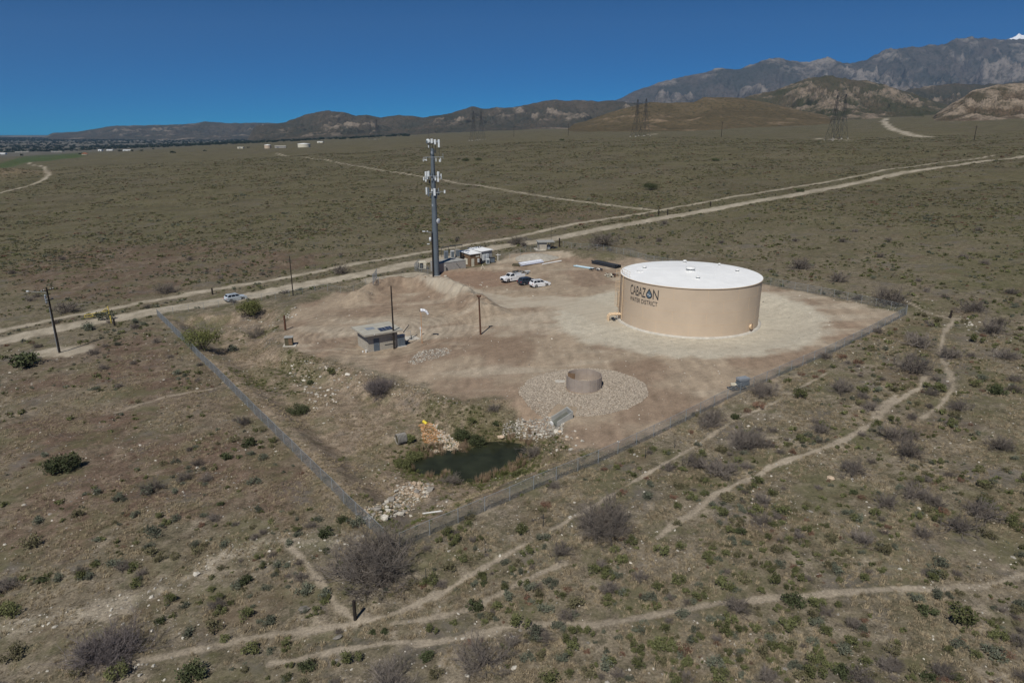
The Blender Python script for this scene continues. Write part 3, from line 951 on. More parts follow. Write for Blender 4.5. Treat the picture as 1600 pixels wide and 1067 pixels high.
    def text(body, x0, x1, z0, z1, name, mat, lift=.03, track=1.0):
        cu = bpy.data.curves.new(name, 'FONT')
        cu.body = body
        cu.size = 1
        cu.space_character = track
        ob = bpy.data.objects.new(name, cu)
        COL.objects.link(ob)
        bpy.context.view_layer.update()
        dg = bpy.context.evaluated_depsgraph_get()
        me = bpy.data.meshes.new_from_object(ob.evaluated_get(dg))
        bpy.data.objects.remove(ob)
        co = np.array([v.co[:] for v in me.vertices])
        mn, mx = co.min(0), co.max(0)
        for v in me.vertices:
            q = x0 + (v.co.x - mn[0]) / (mx[0] - mn[0]) * (x1 - x0)
            z = z0 + (v.co.y - mn[1]) / (mx[1] - mn[1]) * (z1 - z0)
            an = aL + q / TR
            v.co = ((TR + lift) * math.cos(an), (TR + lift) * math.sin(an), z)
        me.materials.clear()
        me.materials.append(MATS[mat])
        o = bpy.data.objects.new(name, me)
        COL.objects.link(o)
        o.parent = t
        return o
    zt, zb = 7.55, 5.85
    text('CABAZ', 0, W * .60, zb, zt, 'lettering', 'lettering_dark')
    text('N', W * .835, W, zb, zt, 'lettering', 'lettering_dark')
    text('WATER DISTRICT', W * .0, W * .985, 4.72, 5.48, 'lettering', 'lettering_dark')
    # the drop standing in for the letter O
    def drop(scale, lift, mat, name, par, cut=0):
        cxq, cz, rr_ = W * .715, zb + .62, .62 * scale
        pts = []
        for q in range(40):
            an = -math.pi * 1.32 + q / 39 * math.pi * 1.64 - math.pi * 0.0
            an = math.radians(145) + q / 39 * math.radians(250)
            pts.append((rr_ * math.cos(an), rr_ * math.sin(an)))
        pts.append((0, rr_ * 1.85))
        vs = [((TR + lift) * math.cos(aL + (cxq + x) / TR), (TR + lift) * math.sin(aL + (cxq + x) / TR), cz + z) for x, z in pts]
        m = MB().add(vs, [tuple(range(len(vs)))])
        return m.build(name, mat, par)
    em = drop(1.0, .03, 'lettering_dark', 'drop_emblem', t)
    drop(.72, .036, 'emblem_blue', 'drop_core', em)
    vs = []
    for q in range(17):
        x = -.36 + .72 * q / 16
        z = zb + .58 + .10 * math.sin(q / 16 * 2 * math.pi)
        for dz in (0, .10):
            an = aL + (W * .715 + x) / TR
            vs.append(((TR + .042) * math.cos(an), (TR + .042) * math.sin(an), z + dz))
    MB().add(vs, [(2 * i, 2 * i + 2, 2 * i + 3, 2 * i + 1) for i in range(16)]).build('drop_wave', 'white_paint', em)
make_tank()

# ------------------------------------------------------------------ cell tower
def make_tower():
    b = at(682, 431)
    Y = b.y
    t = thing('cell_tower', 'tall grey steel monopole carrying white cell antennas and dishes', 'cell tower', b)
    def hv(v):
        return zv(v, Y) - b.z
    k = Y / (CP + (533.5 - 250) / F * SP) / F            # metres per photo pixel high on the pole
    segs = [(0, 0.80), (hv(380), .74), (hv(330), .64), (hv(285), .53), (hv(246), .45), (hv(232), .40)]
    for (z0, r0), (z1, r1) in zip(segs[:-1], segs[1:]):
        MB().cyl((0, 0, z0 + (.01 if z0 else -.3)), (0, 0, z1), r0, r1, 16).build('pole_section', 'tower_grey', t)
    MB().cyl((0, 0, 0), (0, 0, .12), 1.1, 1.1, 16).build('base_plate', 'concrete', t)
    ms = MB()
    for q in range(60):
        z = 3 + q * .45
        if z > hv(240): break
        ms.cyl((.3, -.5 + q * .003, z), (.62, -.72 + q * .004, z), .018, n=4)
    ms.build('step_pegs', 'galvanised', t)['kind'] = 'stuff'
    ms = MB()
    for dx in (-.12, 0, .12):
        ms.tube([(.55 + dx * .3, -.45 + dx, .3), (.40 + dx * .3, -.30 + dx, hv(290)), (.3 + dx * .3, -.25 + dx, hv(250))], .045, 5)
    ms.build('cable_run', 'pipe_black', t)
    def panel(x, vtop, vbot, w=.32, d=.16, y=-.55, mat='antenna_white', name='panel_antenna'):
        z0, z1 = hv(vbot), hv(vtop)
        x *= k
        o = MB().box(x - w / 2, x + w / 2, y - d, y, z0, z1).box(x - w / 2 + .03, x + w / 2 - .03, y - d - .04, y - d - .002, z0 + .04, z1 - .04).build(name, mat, t)
        MB().cyl((x, y + .10, z0 - .35), (x, y + .10, z1 + .25), .04, n=6).build('mast', 'dark_metal', o)
        MB().cyl((x, y + .1, (z0 + z1) / 2), (x * .25, 0, (z0 + z1) / 2), .04, n=5).build('bracket', 'galvanised', o)
    def ringframe(v, r):
        z = hv(v)
        ms = MB()
        ms.tube([(r * math.cos(q), r * math.sin(q), z) for q in np.radians([90, 210, 330, 450])], .05, 5)
        for q in np.radians([30, 90, 150, 210, 270, 330]):
            ms.cyl((0, 0, z), (r * .55 * math.cos(q), r * .55 * math.sin(q), z), .05, n=5)
        ms.build('antenna_platform', 'galvanised', t)
    # top mast cluster
    MB().cyl((.02, 0, hv(233)), (.02, 0, hv(218)), .06, n=8).cyl((-.45, 0, hv(236)), (-.45, 0, hv(221)), .05, n=8).cyl((.75, 0, hv(240)), (.75, 0, hv(218)), .05, n=8).cyl((1.6, 0, hv(247)), (1.6, 0, hv(218)), .05, n=8).build('top_masts', 'dark_metal', t)
    MB().cyl((-.5, 0, hv(237)), (.3, 0, hv(239)), .05, n=6).cyl((0, 0, hv(234)), (.8, 0, hv(234)), .05, n=6).build('mast_arms', 'dark_metal', t)
    panel(0, 217, 224, .5)
    panel(4.8, 218, 226, .5)
    panel(10.8, 218, 230.5, .42)
    panel(-5.2, 227, 231, .2)
    def dish(x, v, r, face=(-.15, -1, 0)):
        p = Vector((x * k, -.5, hv(v)))
        f = Vector(face).normalized()
        a = f.orthogonal().normalized()
        c = f.cross(a)
        prof = [(0.02, -.28 * r), (.5 * r, -.22 * r), (.85 * r, -.08 * r), (r, .12 * r), (r, .25 * r), (.9 * r, .30 * r), (.01, .36 * r)]
        n = 20
        vs, fs = [], []
        for rr_, h in prof:
            for q in range(n):
                tt = 2 * math.pi * q / n
                vs.append(p + a * rr_ * math.cos(tt) + c * rr_ * math.sin(tt) + f * h)
        for j in range(len(prof) - 1):
            for q in range(n):
                fs.append((j * n + q, j * n + (q + 1) % n, (j + 1) * n + (q + 1) % n, (j + 1) * n + q))
        o = MB().add(vs, fs, True).build('microwave_dish', 'antenna_white', t)
        MB().cyl(p - f * .1, Vector((p.x * .2, 0, p.z)), .06, n=6).build('dish_mount', 'dark_metal', o)
    dish(-5.8, 220.5, .48)
    dish(5.8, 345, .62, (.9, -.6, 0))
    # cross bar
    z = hv(246)
    MB().cyl((-2.1, -.45, z), (2.5, -.45, z + .1), .05, n=6).cyl((2.5, -.45, z - .3), (2.5, -.45, z + .9), .05, n=6).cyl((-.2, -.45, z), (0, 0, z), .07, n=6).build('cross_bar', 'galvanised', t)
    for x, dz, w, h in ((-2.15, -.65, .14, .55), (-1.75, -.55, .30, .28), (-1.4, -.6, .22, .35), (.85, -.6, .16, .7), (1.75, -.75, .42, .5), (1.95, -.5, .16, .6)):
        MB().box(x - w / 2, x + w / 2, -.62, -.40, z + dz - h / 2, z + dz + h / 2).cyl((x, -.45, z + dz), (x, -.45, z), .03, n=5).build('radio_unit', 'antenna_white', t)
    for lv, spread, cnt in ((225, 9, 7), (240, 5, 4), (274, 12, 12), (281, 7, 6), (299, 12, 9), (306, 5, 5), (318, 3, 3)):
        for q in range(cnt):
            x = random.uniform(-spread, spread) * k
            zc = hv(lv + random.uniform(-4, 4))
            w, h = random.uniform(.18, .36), random.uniform(.3, .75)
            yy = random.uniform(-.9, .3)
            u_ = MB().box(x - w / 2, x + w / 2, yy - .1, yy + .1, zc - h / 2, zc + h / 2).build('remote_radio', ('dark_metal', 'galvanised', 'tower_grey')[q % 3], t)
            MB().cyl((x, yy, zc), (0, 0, zc), .03, n=4).build('bracket', 'dark_metal', u_)
    ms = MB()
    for q in range(9):
        a = random.uniform(0, 6.28)
        pts = [(.5 * math.cos(a), .5 * math.sin(a) - .2, hv(292 - q * 6)), (.9 * math.cos(a), .9 * math.sin(a) - .2, hv(288 - q * 6)), (.45 * math.cos(a), .45 * math.sin(a) - .2, hv(283 - q * 6))]
        ms.tube(pts, .04, 5)
    ms.build('jumper_cables', 'pipe_black', t)['kind'] = 'stuff'
    ringframe(275, 2.3)
    for x, a, c, w in ((-14.6, 276.5, 282, .26), (-11.4, 268, 284, .36), (-8.4, 267.5, 280, .3), (-6.2, 267, 276, .3), (3.9, 276, 282, .34), (8.2, 268, 284, .42), (12.8, 271.5, 280, .26), (9.4, 268.5, 273, .3)):
        panel(x, a, c, w, y=-.75 if abs(x) < 9 else -.45)
    ringframe(301, 1.9)
    for x, a, c, w, m in ((-11, 292.5, 304, .34, 'antenna_white'), (-7.6, 293, 306, .4, 'tower_grey'), (-2.0, 295, 299, .3, 'antenna_white'), (1.9, 294, 305.5, .5, 'antenna_white'), (17.6, 297, 302, .36, 'antenna_white')):
        panel(x, a, c, w, y=-.8 if abs(x) < 9 else -.4, mat=m)
make_tower()

# ------------------------------------------------------------------ poles and posts
def crossarm(t, z, L, mat='pole_wood', y=0.0, rz=0.0):
    c, s = math.cos(rz), math.sin(rz)
    M = Matrix(((c, -s, 0, 0), (s, c, 0, 0), (0, 0, 1, 0), (0, 0, 0, 1)))
    o = MB().box(-L / 2, L / 2, -.18, -.06, z - .06, z + .06, M).build('crossarm', mat, t)
    for x in (-L / 2 + .12, -L / 4, L / 4, L / 2 - .12):
        MB().lathe([(.03, 0), (.07, .05), (.05, .10), (.07, .14), (.02, .2)], 8, tuple(M @ Vector((x, -.12, z + .06)))).build('insulator', 'antenna_white', o)

def pole(u, v, vtop, name, label, r0=.16, r1=.11, mat='pole_wood', lean=(0, 0), group=None):
    b = at(u, v)
    t = thing(name, label, 'pole', b, 0, group)
    h = zv(vtop, b.y) - b.z
    MB().cyl((0, 0, -.4), (lean[0] * h, lean[1] * h, h), r0, r1, 12).build('shaft', mat, t)
    return t, h

t, h = pole(93, 551, 449, 'utility_pole', 'leaning dark wooden utility pole on pale dirt patch beside the road', .2, .13, lean=(0.0, 0))
crossarm(t, h - .5, 2.4, rz=1.25)
crossarm(t, h - 2.2, 1.6, rz=1.25)
for z, x in ((h - 1.5, -.4), (h - 1.9, -.45), (h - 2.6, -.42)):
    MB().lathe([(.02, -.3), (.14, -.28), (.15, .2), (.05, .28), (.02, .3)], 10, (x, -.1, z)).cyl((x, -.1, z), (0, 0, z), .03, n=5).build('transformer', 'galvanised', t)
MB().cyl((-.17, -.12, .2), (-.13, -.1, h - 3.5), .05, n=6).build('conduit', 'galvanised', t)
for dx, dz in ((-2.3, -.4), (-2.0, -.9)):
    pass
MB().cyl((-.05, -.05, h - .9), (-2.9, -.6, h - .55), .03, n=5).build('street_light_arm', 'galvanised', t)
MB().box(-3.1, -2.7, -.75, -.5, h - .62, h - .45).build('lamp_head', 'antenna_white', t)

pole(458, 462, 400, 'utility_pole', 'plain slender wooden pole by the back fence near the road', .13, .09)
pole(616, 545, 447, 'utility_pole', 'tall plain dark pole in front of the pump house', .17, .10)
t, h = pole(751, 523, 463, 'steel_pole', 'rusty steel pipe pole with flared cap on open dirt', .17, .14, 'rust', lean=(-.03, 0))
MB().cyl((-.03 * h, 0, h - .12), (-.03 * h, 0, h + .06), .36, .36, 10).build('cap_plate', 'rust', t)
for q in (-.42, .2):
    MB().box(-.03 * h + q, -.03 * h + q + .22, -.12, .12, h + .061, h + .2).build('bracket', 'rust', t)
t, h = pole(677, 433, 361, 'utility_pole', 'dark wooden service pole with transformer standing against the cell tower', .20, .13)
MB().lathe([(.02, -.55), (.26, -.5), (.27, .4), (.1, .52), (.02, .55)], 14, (-.42, -.1, h - 2.0)).build('transformer', 'antenna_white', t)
MB().cyl((0, -.1, h - .3), (-1.7, -.3, h - .1), .045, n=6).cyl((0, -.1, h - .6), (-1.0, -.2, h - .2), .03, n=5).build('light_arm', 'galvanised', t)
MB().box(-2.2, -1.55, -.45, -.15, h - .15, h + .05).build('lamp_head', 'antenna_white', t)
MB().box(-1.15, -.85, -.45, -.15, h - .12, h + .06).build('lamp_head', 'antenna_white', t)
MB().box(-1.2, -.6, -.3, -.1, h - 3.2, h - 3.05).build('cable_bracket', 'antenna_white', t)

def post(u, v, vtop, name, label, r=.16, mat='pole_wood', cat='post', group=None):
    b = at(u, v)
    h = max(.5, zv(vtop, b.y) - b.z)
    o = MB().cyl((0, 0, -.3), (0, 0, h - .05), r, r * .94, 10).cyl((0, 0, h - .05), (0, 0, h), r * .94, r * .8, 10).build(name, mat, None, b)
    return tag(o, label, cat, group)
post(446, 516, 493, 'steel_post', 'rusty brown steel pipe post at the left of the graded dirt', .2, 'rust')
post(555, 968, 938, 'wooden_post', 'short dark wooden post where foreground trails meet', .13)
post(1485, 497, 485, 'wooden_post', 'small dark post beside the trail right of the fence corner', .17)
post(332, 460, 450, 'wooden_post', 'stubby dark post on the far verge left of the white car', .2)
post(1029, 337, 327, 'wooden_post', 'left one of two wooden posts at the far track junction', .22)
post(1043, 336, 327, 'wooden_post', 'right one of two wooden posts at the far track junction', .22)
post(1110, 323, 315, 'wooden_post', 'lone wooden post on the far track past the junction', .22)
post(874, 386, 372, 'wooden_post', 'dark wooden post right of the small concrete vault', .22)
post(179, 509, 498, 'wooden_post', 'dark post beside the yellow gate', .2)
for u, v, vt, where in ((803, 210, 194, 'left of the middle hills'), (888, 208, 193, 'in front of the pale bluff'), (1127, 210, 190, 'below the brown hill'), (1522, 216, 200, 'below the rocky hill at right'), (670, 213, 199, 'left of the cell tower top')):
    b = at(u, v + 4)
    t = thing('distant_pole', 'thin distant power pole on the plain ' + where, 'pole', b, 0, 'distant power poles')
    h = min(26, max(14, zv(vt, b.y) - b.z))
    MB().cyl((0, 0, -.5), (0, 0, h), .35, .25, 6).build('shaft', 'pole_wood', t)
    MB().box(-1.8, 1.8, -.15, .15, h - 1.6, h - 1.3).build('crossarm', 'pole_wood', t)
t, h = pole(861, 384, 341, 'antenna_mast', 'very thin mast rising beside the small concrete vault', .05, .03, 'dark_metal')
MB().cyl((-.5, 0, h - .6), (.5, 0, h - .6), .02, n=5).cyl((-.35, 0, h - 1.1), (.35, 0, h - 1.1), .02, n=5).build('aerial', 'dark_metal', t)

# thin wire-fence stakes in the foreground
for i, (u, v, vt) in enumerate(((666, 912, 888), (758, 865, 843), (849, 822, 803), (1008, 716, 700), (1100, 668, 655), (1054, 700, 685))):
    w = ('beside the large dead bush', 'above the foreground trail', 'left of the grey dead tree', 'nearest the gravel ring', 'farthest up the trail by the fence', 'between the trail and the fence')[i]
    post(u, v, vt, 'steel_stake', 'thin dark steel stake ' + w, .03, 'dark_metal', 'stake')

# ------------------------------------------------------------------ chain-link fences
def fence(uv, label, hgt=1.5, bay=3.0, pitch=.075, wire=.0030, post_r=.035, world=None):
    pts = world or [tuple(at(u, v)[:2]) for u, v in uv]
    L = [0]
    for a, b in zip(pts[:-1], pts[1:]):
        L.append(L[-1] + math.dist(a, b))
    tot = L[-1]
    def P(s):
        s = min(max(s, 0), tot)
        for k in range(len(L) - 1):
            if s <= L[k + 1] + 1e-9:
                q = (s - L[k]) / (L[k + 1] - L[k])
                return pts[k][0] + (pts[k + 1][0] - pts[k][0]) * q, pts[k][1] + (pts[k + 1][1] - pts[k][1]) * q
    n = max(1, round(tot / bay))
    S = np.linspace(0, tot, n + 1)
    XY = np.array([P(s) for s in S])
    Zg = height(XY[:, 0], XY[:, 1])
    o = XY[0]
    t = thing('chain_link_fence', label, 'fence', (o[0], o[1], Zg[0]))
    pm = MB().cyl((0, 0, -.3), (0, 0, hgt + .06), post_r, post_r, 8).mesh('post', 'fence_post')
    for (x, y), z in zip(XY, Zg):
        p = bpy.data.objects.new('post', pm)
        COL.objects.link(p)
        p.parent = t
        p.location = (x - o[0], y - o[1], z - Zg[0])
    ms = MB()
    for z in (hgt, ):
        ms.tube([(x - o[0], y - o[1], zz - Zg[0] + z) for (x, y), zz in zip(XY, Zg)], .022, 5)
    ms.build('top_rail', 'fence_post', t)
    # woven wire: every strand a thin prism leaning 45 degrees
    m = int(tot / pitch)
    s0 = np.arange(-int(hgt / pitch), m + int(hgt / pitch)) * pitch
    Vs, Fs = [], []
    def xyz(s, z):
        x = np.interp(s, S, XY[:, 0]); y = np.interp(s, S, XY[:, 1]); g = np.interp(s, S, Zg)
        return np.stack([x - o[0], y - o[1], g - Zg[0] + z], -1)
    dirs = XY[-1] - XY[0]
    dirs = dirs / np.linalg.norm(dirs)
    nrm = np.array([-dirs[1], dirs[0], 0])
    alng = np.array([dirs[0], dirs[1], 0])
    for sg in (1, -1):
        a, b = s0.copy(), s0 + sg * hgt
        za, zb = np.zeros_like(a) + .03, np.zeros_like(a) + hgt
        keep = (np.maximum(a, b) > 0) & (np.minimum(a, b) < tot)
        a, b, za, zb = a[keep], b[keep], za[keep], zb[keep]
        ca, cb = np.clip(a, 0, tot), np.clip(b, 0, tot)
        za = .03 + (hgt - .03) * np.abs(ca - a) / hgt
        zb = hgt - (hgt - .03) * np.abs(cb - b) / hgt
        pa, pb = xyz(ca, za), xyz(cb, zb)
        for q, (k1, k2) in enumerate(((0, 1.0), (.87, -.5), (-.87, -.5))):
            off = alng * (k1 * wire) + nrm * (k2 * wire + sg * .002)
            Vs.append((pa + off, pb + off))
        k = len(pa)
        A = [np.arange(k) + 0 for _ in range(3)]
    verts, faces = [], []
    cur = 0
    for g in range(2):
        grp = Vs[g * 3:g * 3 + 3]
        k = len(grp[0][0])
        arr = np.concatenate([np.concatenate([a, b]) for a, b in grp])
        verts.append(arr)
        for q in range(3):
            r = (q + 1) % 3
            i = np.arange(k)
            faces.append(np.stack([cur + q * 2 * k + i, cur + r * 2 * k + i, cur + r * 2 * k + k + i, cur + q * 2 * k + k + i], -1))
        cur += len(arr)
    me = bpy.data.meshes.new('chain_link_mesh')
    me.from_pydata(np.concatenate(verts).tolist(), [], np.concatenate(faces).tolist())
    me.materials.append(MATS['fence_wire'])
    w = bpy.data.objects.new('chain_link_mesh', me)
    w['kind'] = 'stuff'
    COL.objects.link(w)
    w.parent = t
    return t

fence([(246, 494), (600, 848)], 'dense grey chain-link fence running down the left side of the compound', wire=.0034, pitch=.07)
fence([(625, 856), (741, 807), (855, 756), (980, 702), (1060, 664), (1160, 613), (1300, 552), (1416, 492)], 'grey chain-link fence along the near right side of the compound', wire=.0040)
fence([(246, 494), (350, 479), (470, 461), (592, 444)], 'thin chain-link fence between the dirt road and the grassy bank', wire=.0025, pitch=.11)
fence([(1416, 490), (1300, 464), (1195, 444), (1090, 422), (985, 400)], 'chain-link fence behind the tank, facing the open scrub', wire=.0032)
fence([(985, 400), (930, 390), (880, 386)], 'short chain-link fence behind the stacked dark pipes', wire=.003, pitch=.11)
fence([(650, 424), (665, 428), (680, 432)], 'low chain-link fence around the generator left of the cell tower', hgt=2.0, wire=.0035, pitch=.09)
fence([(648, 424), (655, 416)], 'side chain-link fence left of the generator', hgt=2.0, wire=.003, pitch=.09)
fence([(780, 408), (815, 398), (850, 388)], 'chain-link fence between the road and the pale spoil heap', hgt=1.8, wire=.0025, pitch=.11)
# leaf of the open gate on the drive
g0, g1 = at(583, 444), at(600, 433)
gt = thing('fence_gate', 'open chain-link gate leaf where the drive meets the road', 'gate', g0, math.atan2(g1.y - g0.y, g1.x - g0.x))
gl = math.dist(g0[:2], g1[:2])
gl = min(gl, 6.5)
MB().tube([(0, 0, .1), (gl, 0, .1), (gl, 0, 2.1), (0, 0, 2.1), (0, 0, .1)], .03, 6).tube([(0, 0, 1.1), (gl, 0, 1.1)], .025, 5).build('gate_frame', 'galvanised', gt)
ms = MB()
for q in np.arange(-2, gl, .09):
    for sg in (0, 1):
        a, b = (q, .12), (q + 1.98, 2.1)
        x0, z0, x1, z1 = a[0], a[1], b[0], b[1]
        if x0 < 0: z0 -= x0; x0 = 0
        if x1 > gl: z1 -= x1 - gl; x1 = gl
        if z1 <= z0: continue
        if sg: z0, z1 = 2.22 - z0, 2.22 - z1
        ms.cyl((x0, .004 * sg, z0), (x1, .004 * sg, z1), .003, n=3, caps=False)
ms.build('gate_mesh', 'fence_wire', gt)['kind'] = 'stuff'
for x in (0, gl):
    MB().cyl((x, 0, -.3), (x, 0, 2.3), .05, n=8).build('gate_post', 'galvanised', gt)

# yellow pipe gate on the road
ga, gb = at(133, 500), at(171, 494)
yg = thing('pipe_gate', 'faded yellow pipe barrier gate across the track at left', 'gate', ga, math.atan2(gb.y - ga.y, gb.x - ga.x))
L = math.dist(ga[:2], gb[:2])
MB().tube([(0, 0, 1.05), (L, 0, 1.3)], .07, 6).build('top_bar', 'yellow_paint', yg)
MB().tube([(0, 0, .55), (L, 0, .65)], .06, 6).build('lower_bar', 'yellow_paint', yg)
for q in (0, .33, .66):
    MB().cyl((L * q, 0, .5 + .1 * q), (L * q, 0, 1.05 + .25 * q), .05, n=6).build('brace', 'yellow_paint', yg)
MB().cyl((L, 0, -.3), (L, 0, 2.3), .10, n=8).build('hinge_post', 'yellow_paint', yg)
MB().tube([(L, 0, 2.2), (L * .7, 0, 1.25)], .04, 5).build('stay', 'yellow_paint', yg)
b = at(174, 505)
tag(MB().cyl((0, 0, -.3), (0, 0, 1.5), .13, n=8).cyl((0, 0, 1.5), (0, 0, 1.56), .15, n=8).build('gate_bollard', 'yellow_paint', None, b), 'yellow steel bollard at the near end of the yellow gate', 'bollard')

# ------------------------------------------------------------------ buildings
def frame_from(uvA, uvB):
    a, b = at(*uvA), at(*uvB)
    return a, math.atan2(b.y - a.y, b.x - a.x), math.dist(a[:2], b[:2])

def block_wall_lines(parent, x0, x1, y0, y1, z0, z1, mat, course=.2):
    pass

def make_pump_house():
    a, rz, W = frame_from((575.5, 550.5), (622, 542.3))
    l = at(554.4, 540)
    dpt = math.dist(a[:2], l[:2]) * 0.98
    a.z = -.37
    t = thing('pump_house', 'tan block pump house with flat overhanging roof and solar panels', 'building', a, rz)
    Hh = 3.0
    th = .2
    # walls as stacked block courses, joints recessed
    nC = 13
    ch = Hh / nC
    def wall(x0, x1, y0, y1, name):
        o = MB().box(x0 + .012, x1 - .012, y0 + .012, y1 - .012, -.2, Hh - .01).build(name, 'concrete_grey', t)
        ms = MB()
        for k in range(nC):
            alongx = (x1 - x0) > (y1 - y0)
            Lw = (x1 - x0) if alongx else (y1 - y0)
            s = -(k % 2) * .2
            while s < Lw - .02:
                e0, e1 = max(s, 0) + .006, min(s + .4, Lw) - .006
                if e1 - e0 > .03:
                    if alongx:
                        ms.box(x0 + e0, x0 + e1, y0, y1, k * ch + .006, (k + 1) * ch - .006)
                    else:
                        ms.box(x0, x1, y0 + e0, y0 + e1, k * ch + .006, (k + 1) * ch - .006)
                s += .4
        w = ms.build('blockwork', 'block_tan', o)
        w['kind'] = 'stuff'
        return o
    wall(0, W, 0, th, 'front_wall')
    wall(0, W, dpt - th, dpt, 'rear_wall')
    wall(0, th, th + .005, dpt - th - .005, 'side_wall')
    wall(W - th, W, th + .005, dpt - th - .005, 'side_wall')
    ov = 0.74
    rf = MB()
    z0, z1 = Hh, Hh + .38
    rf.prism([(-ov, z0), (W + ov, z0), (W + ov, z0 + .2), (-ov, z0 + .2)], -ov, dpt + ov)
    r = rf.build('roof', 'roof_tan', t)
    ms = MB()
    ms.box(-ov - .03, W + ov + .03, -ov - .03, -ov - .002, z0 - .05, z0 + .24).box(-ov - .03, W + ov + .03, dpt + ov + .002, dpt + ov + .03, z0 - .05, z0 + .24)
    ms.box(-ov - .03, -ov - .002, -ov, dpt + ov, z0 - .05, z0 + .24).box(W + ov + .002, W + ov + .03, -ov, dpt + ov, z0 - .05, z0 + .24)
    ms.build('fascia', 'block_tan', r)
    for k, (x, y) in enumerate(((W * .45, .1), (W * .45 + 1.25, .25))):
        Mx = Matrix.Translation((x, y, z0 + .28)) @ Matrix.Rotation(.08, 4, 'X')
        p = MB().box(0, 1.15, 0, 1.5, 0, .04, Mx).build('solar_panel', 'solar_blue', t)
        ms = MB()
        for q in (0, .575, 1.11):
            ms.box(q, q + .04, 0, 1.5, .042, .05, Mx)
        ms.box(0, 1.15, 0, .04, .042, .052, Mx).box(0, 1.15, 1.46, 1.5, .042, .052, Mx)
        ms.build('panel_frame', 'galvanised', p)
        MB().box(x + .1, x + 1.0, y + .2, y + 1.2, z0 + .201, z0 + .28).build('panel_mount', 'dark_metal', p)
    MB().box(W * .15, W * .15 + 1.5, dpt * .45, dpt * .45 + 1.3, z0 + .202, z0 + .26).build('roof_hatch', 'galvanised', t)
    d = MB().box(W * .19, W * .19 + 1.0, -.05, -.004, 0.02, 2.15).build('door', 'tower_grey', t)
    MB().box(W * .19 + .82, W * .19 + .9, -.10, -.052, 1.0, 1.08).build('handle', 'galvanised', d)
    MB().box(W * .55, W * .55 + 1.9, -.04, -.004, 0.75, .86).build('wall_louvre', 'dark_metal', t)
    MB().box(.9, 1.05, -ov - .12, -ov - .035, z0 + .08, z0 + .2).build('flood_light', 'white_paint', t)
    MB().cyl((W + .9, -.4, z0 - .4), (W + 2.4, .5, z0 + .45), .07, n=6).build('roof_strut', 'dark_metal', t)
    MB().cyl((-.35, .1, .0), (-.35, .1, .35), .13, n=10).cyl((-.35, .1, .35), (-.35, .1, .42), .2, n=10).build('hose_bib', 'white_paint', t)
    MB().cyl((-.75, .5, .0), (-.75, .5, .30), .12, n=10).build('hose_bib', 'white_paint', t)
    return a, rz, W, dpt
PH = make_pump_house()

b = at(625.5, 541)
c = thing('control_cabinet', 'grey upright electrical control cabinet right of the pump house', 'cabinet', b, PH[1])
MB().box(-.55, .75, -.35, .35, .1, 1.95).build('body', 'galvanised', c)
MB().box(-.5, .08, -.375, -.352, .2, 1.85).build('door', 'tower_grey', c)
MB().box(.12, .7, -.375, -.352, .2, 1.85).build('door', 'tower_grey', c)
MB().box(-.75, .95, -.55, .55, -.2, .098).build('plinth', 'concrete', c)
MB().box(-.65, .85, -.42, .42, 1.951, 2.0).build('top', 'galvanised', c)

a, rz, L = frame_from((634, 531), (664, 525))
sl = thing('well_slab', 'bright white concrete slab with rails right of the pump house', 'slab', a, rz)
MB().box(0, L, -.8, 1.6, -.3, .14).build('slab', 'concrete', sl)
for x in (.15, L * .35):
    MB().cyl((x, 1.4, .14), (x, 1.4, 1.2), .03, n=6).build('rail_post', 'galvanised', sl)
MB().tube([(.15, 1.4, 1.15), (L * .35, 1.4, 1.15)], .025, 5).build('rail', 'galvanised', sl)
MB().cyl((L * .82, .6, .14), (L * .82, .6, 1.7), .06, n=8).box(L * .82 - .14, L * .82 + .14, .5, .7, 1.5, 1.85).build('well_head', 'white_paint', sl)
MB().cyl((L * .25, -.6, .14), (L * .25, -.6, .9), .07, n=8).tube([(L * .25 - .4, -.6, .5), (L * .25 + .4, -.6, .5)], .06, 6).build('valve', 'dark_metal', sl)

b = at(659.5, 536)
ws = thing('windsock', 'white windsock on a thin orange pole beside the concrete slab', 'windsock', b)
h = zv(485, b.y) - b.z
MB().cyl((0, 0, -.2), (0, 0, h * .55), .035, n=6).build('lower_pole', 'orange_paint', ws)
MB().cyl((0, 0, h * .55), (0, 0, h), .03, n=6).build('upper_pole', 'orange_paint', ws)
pts = [(0, 0, h), (.35, 0, h + .05), (.75, 0, h - .08), (1.05, 0, h - .35), (1.2, 0, h - .7)]
ms = MB()
for i in range(4):
    ms.cyl(pts[i], pts[i + 1], .30 - .03 * i, .30 - .03 * (i + 1), 10, caps=False)
ms.build('sock', 'sock_white', ws)
MB().lathe([(.25, -.02), (.28, -.02), (.28, .02), (.25, .02)], 10, (0, 0, h)).build('hoop', 'dark_metal', ws)

b = at(453, 540)
bx = thing('junction_box', 'small brown utility box on a concrete pad at left of dirt', 'utility box', b, .15)
MB().box(-1.1, 1.1, -.9, .9, -.2, .14).build('pad', 'concrete', bx)
MB().box(-.75, .55, -.5, .6, .142, 1.55).build('housing', 'dark_olive', bx)
MB().box(-.1, .5, -.53, -.502, .3, 1.4).build('door', 'brown_siding', bx)
MB().box(-.85, .65, -.6, .7, 1.551, 1.63).build('lid', 'concrete_grey', bx)

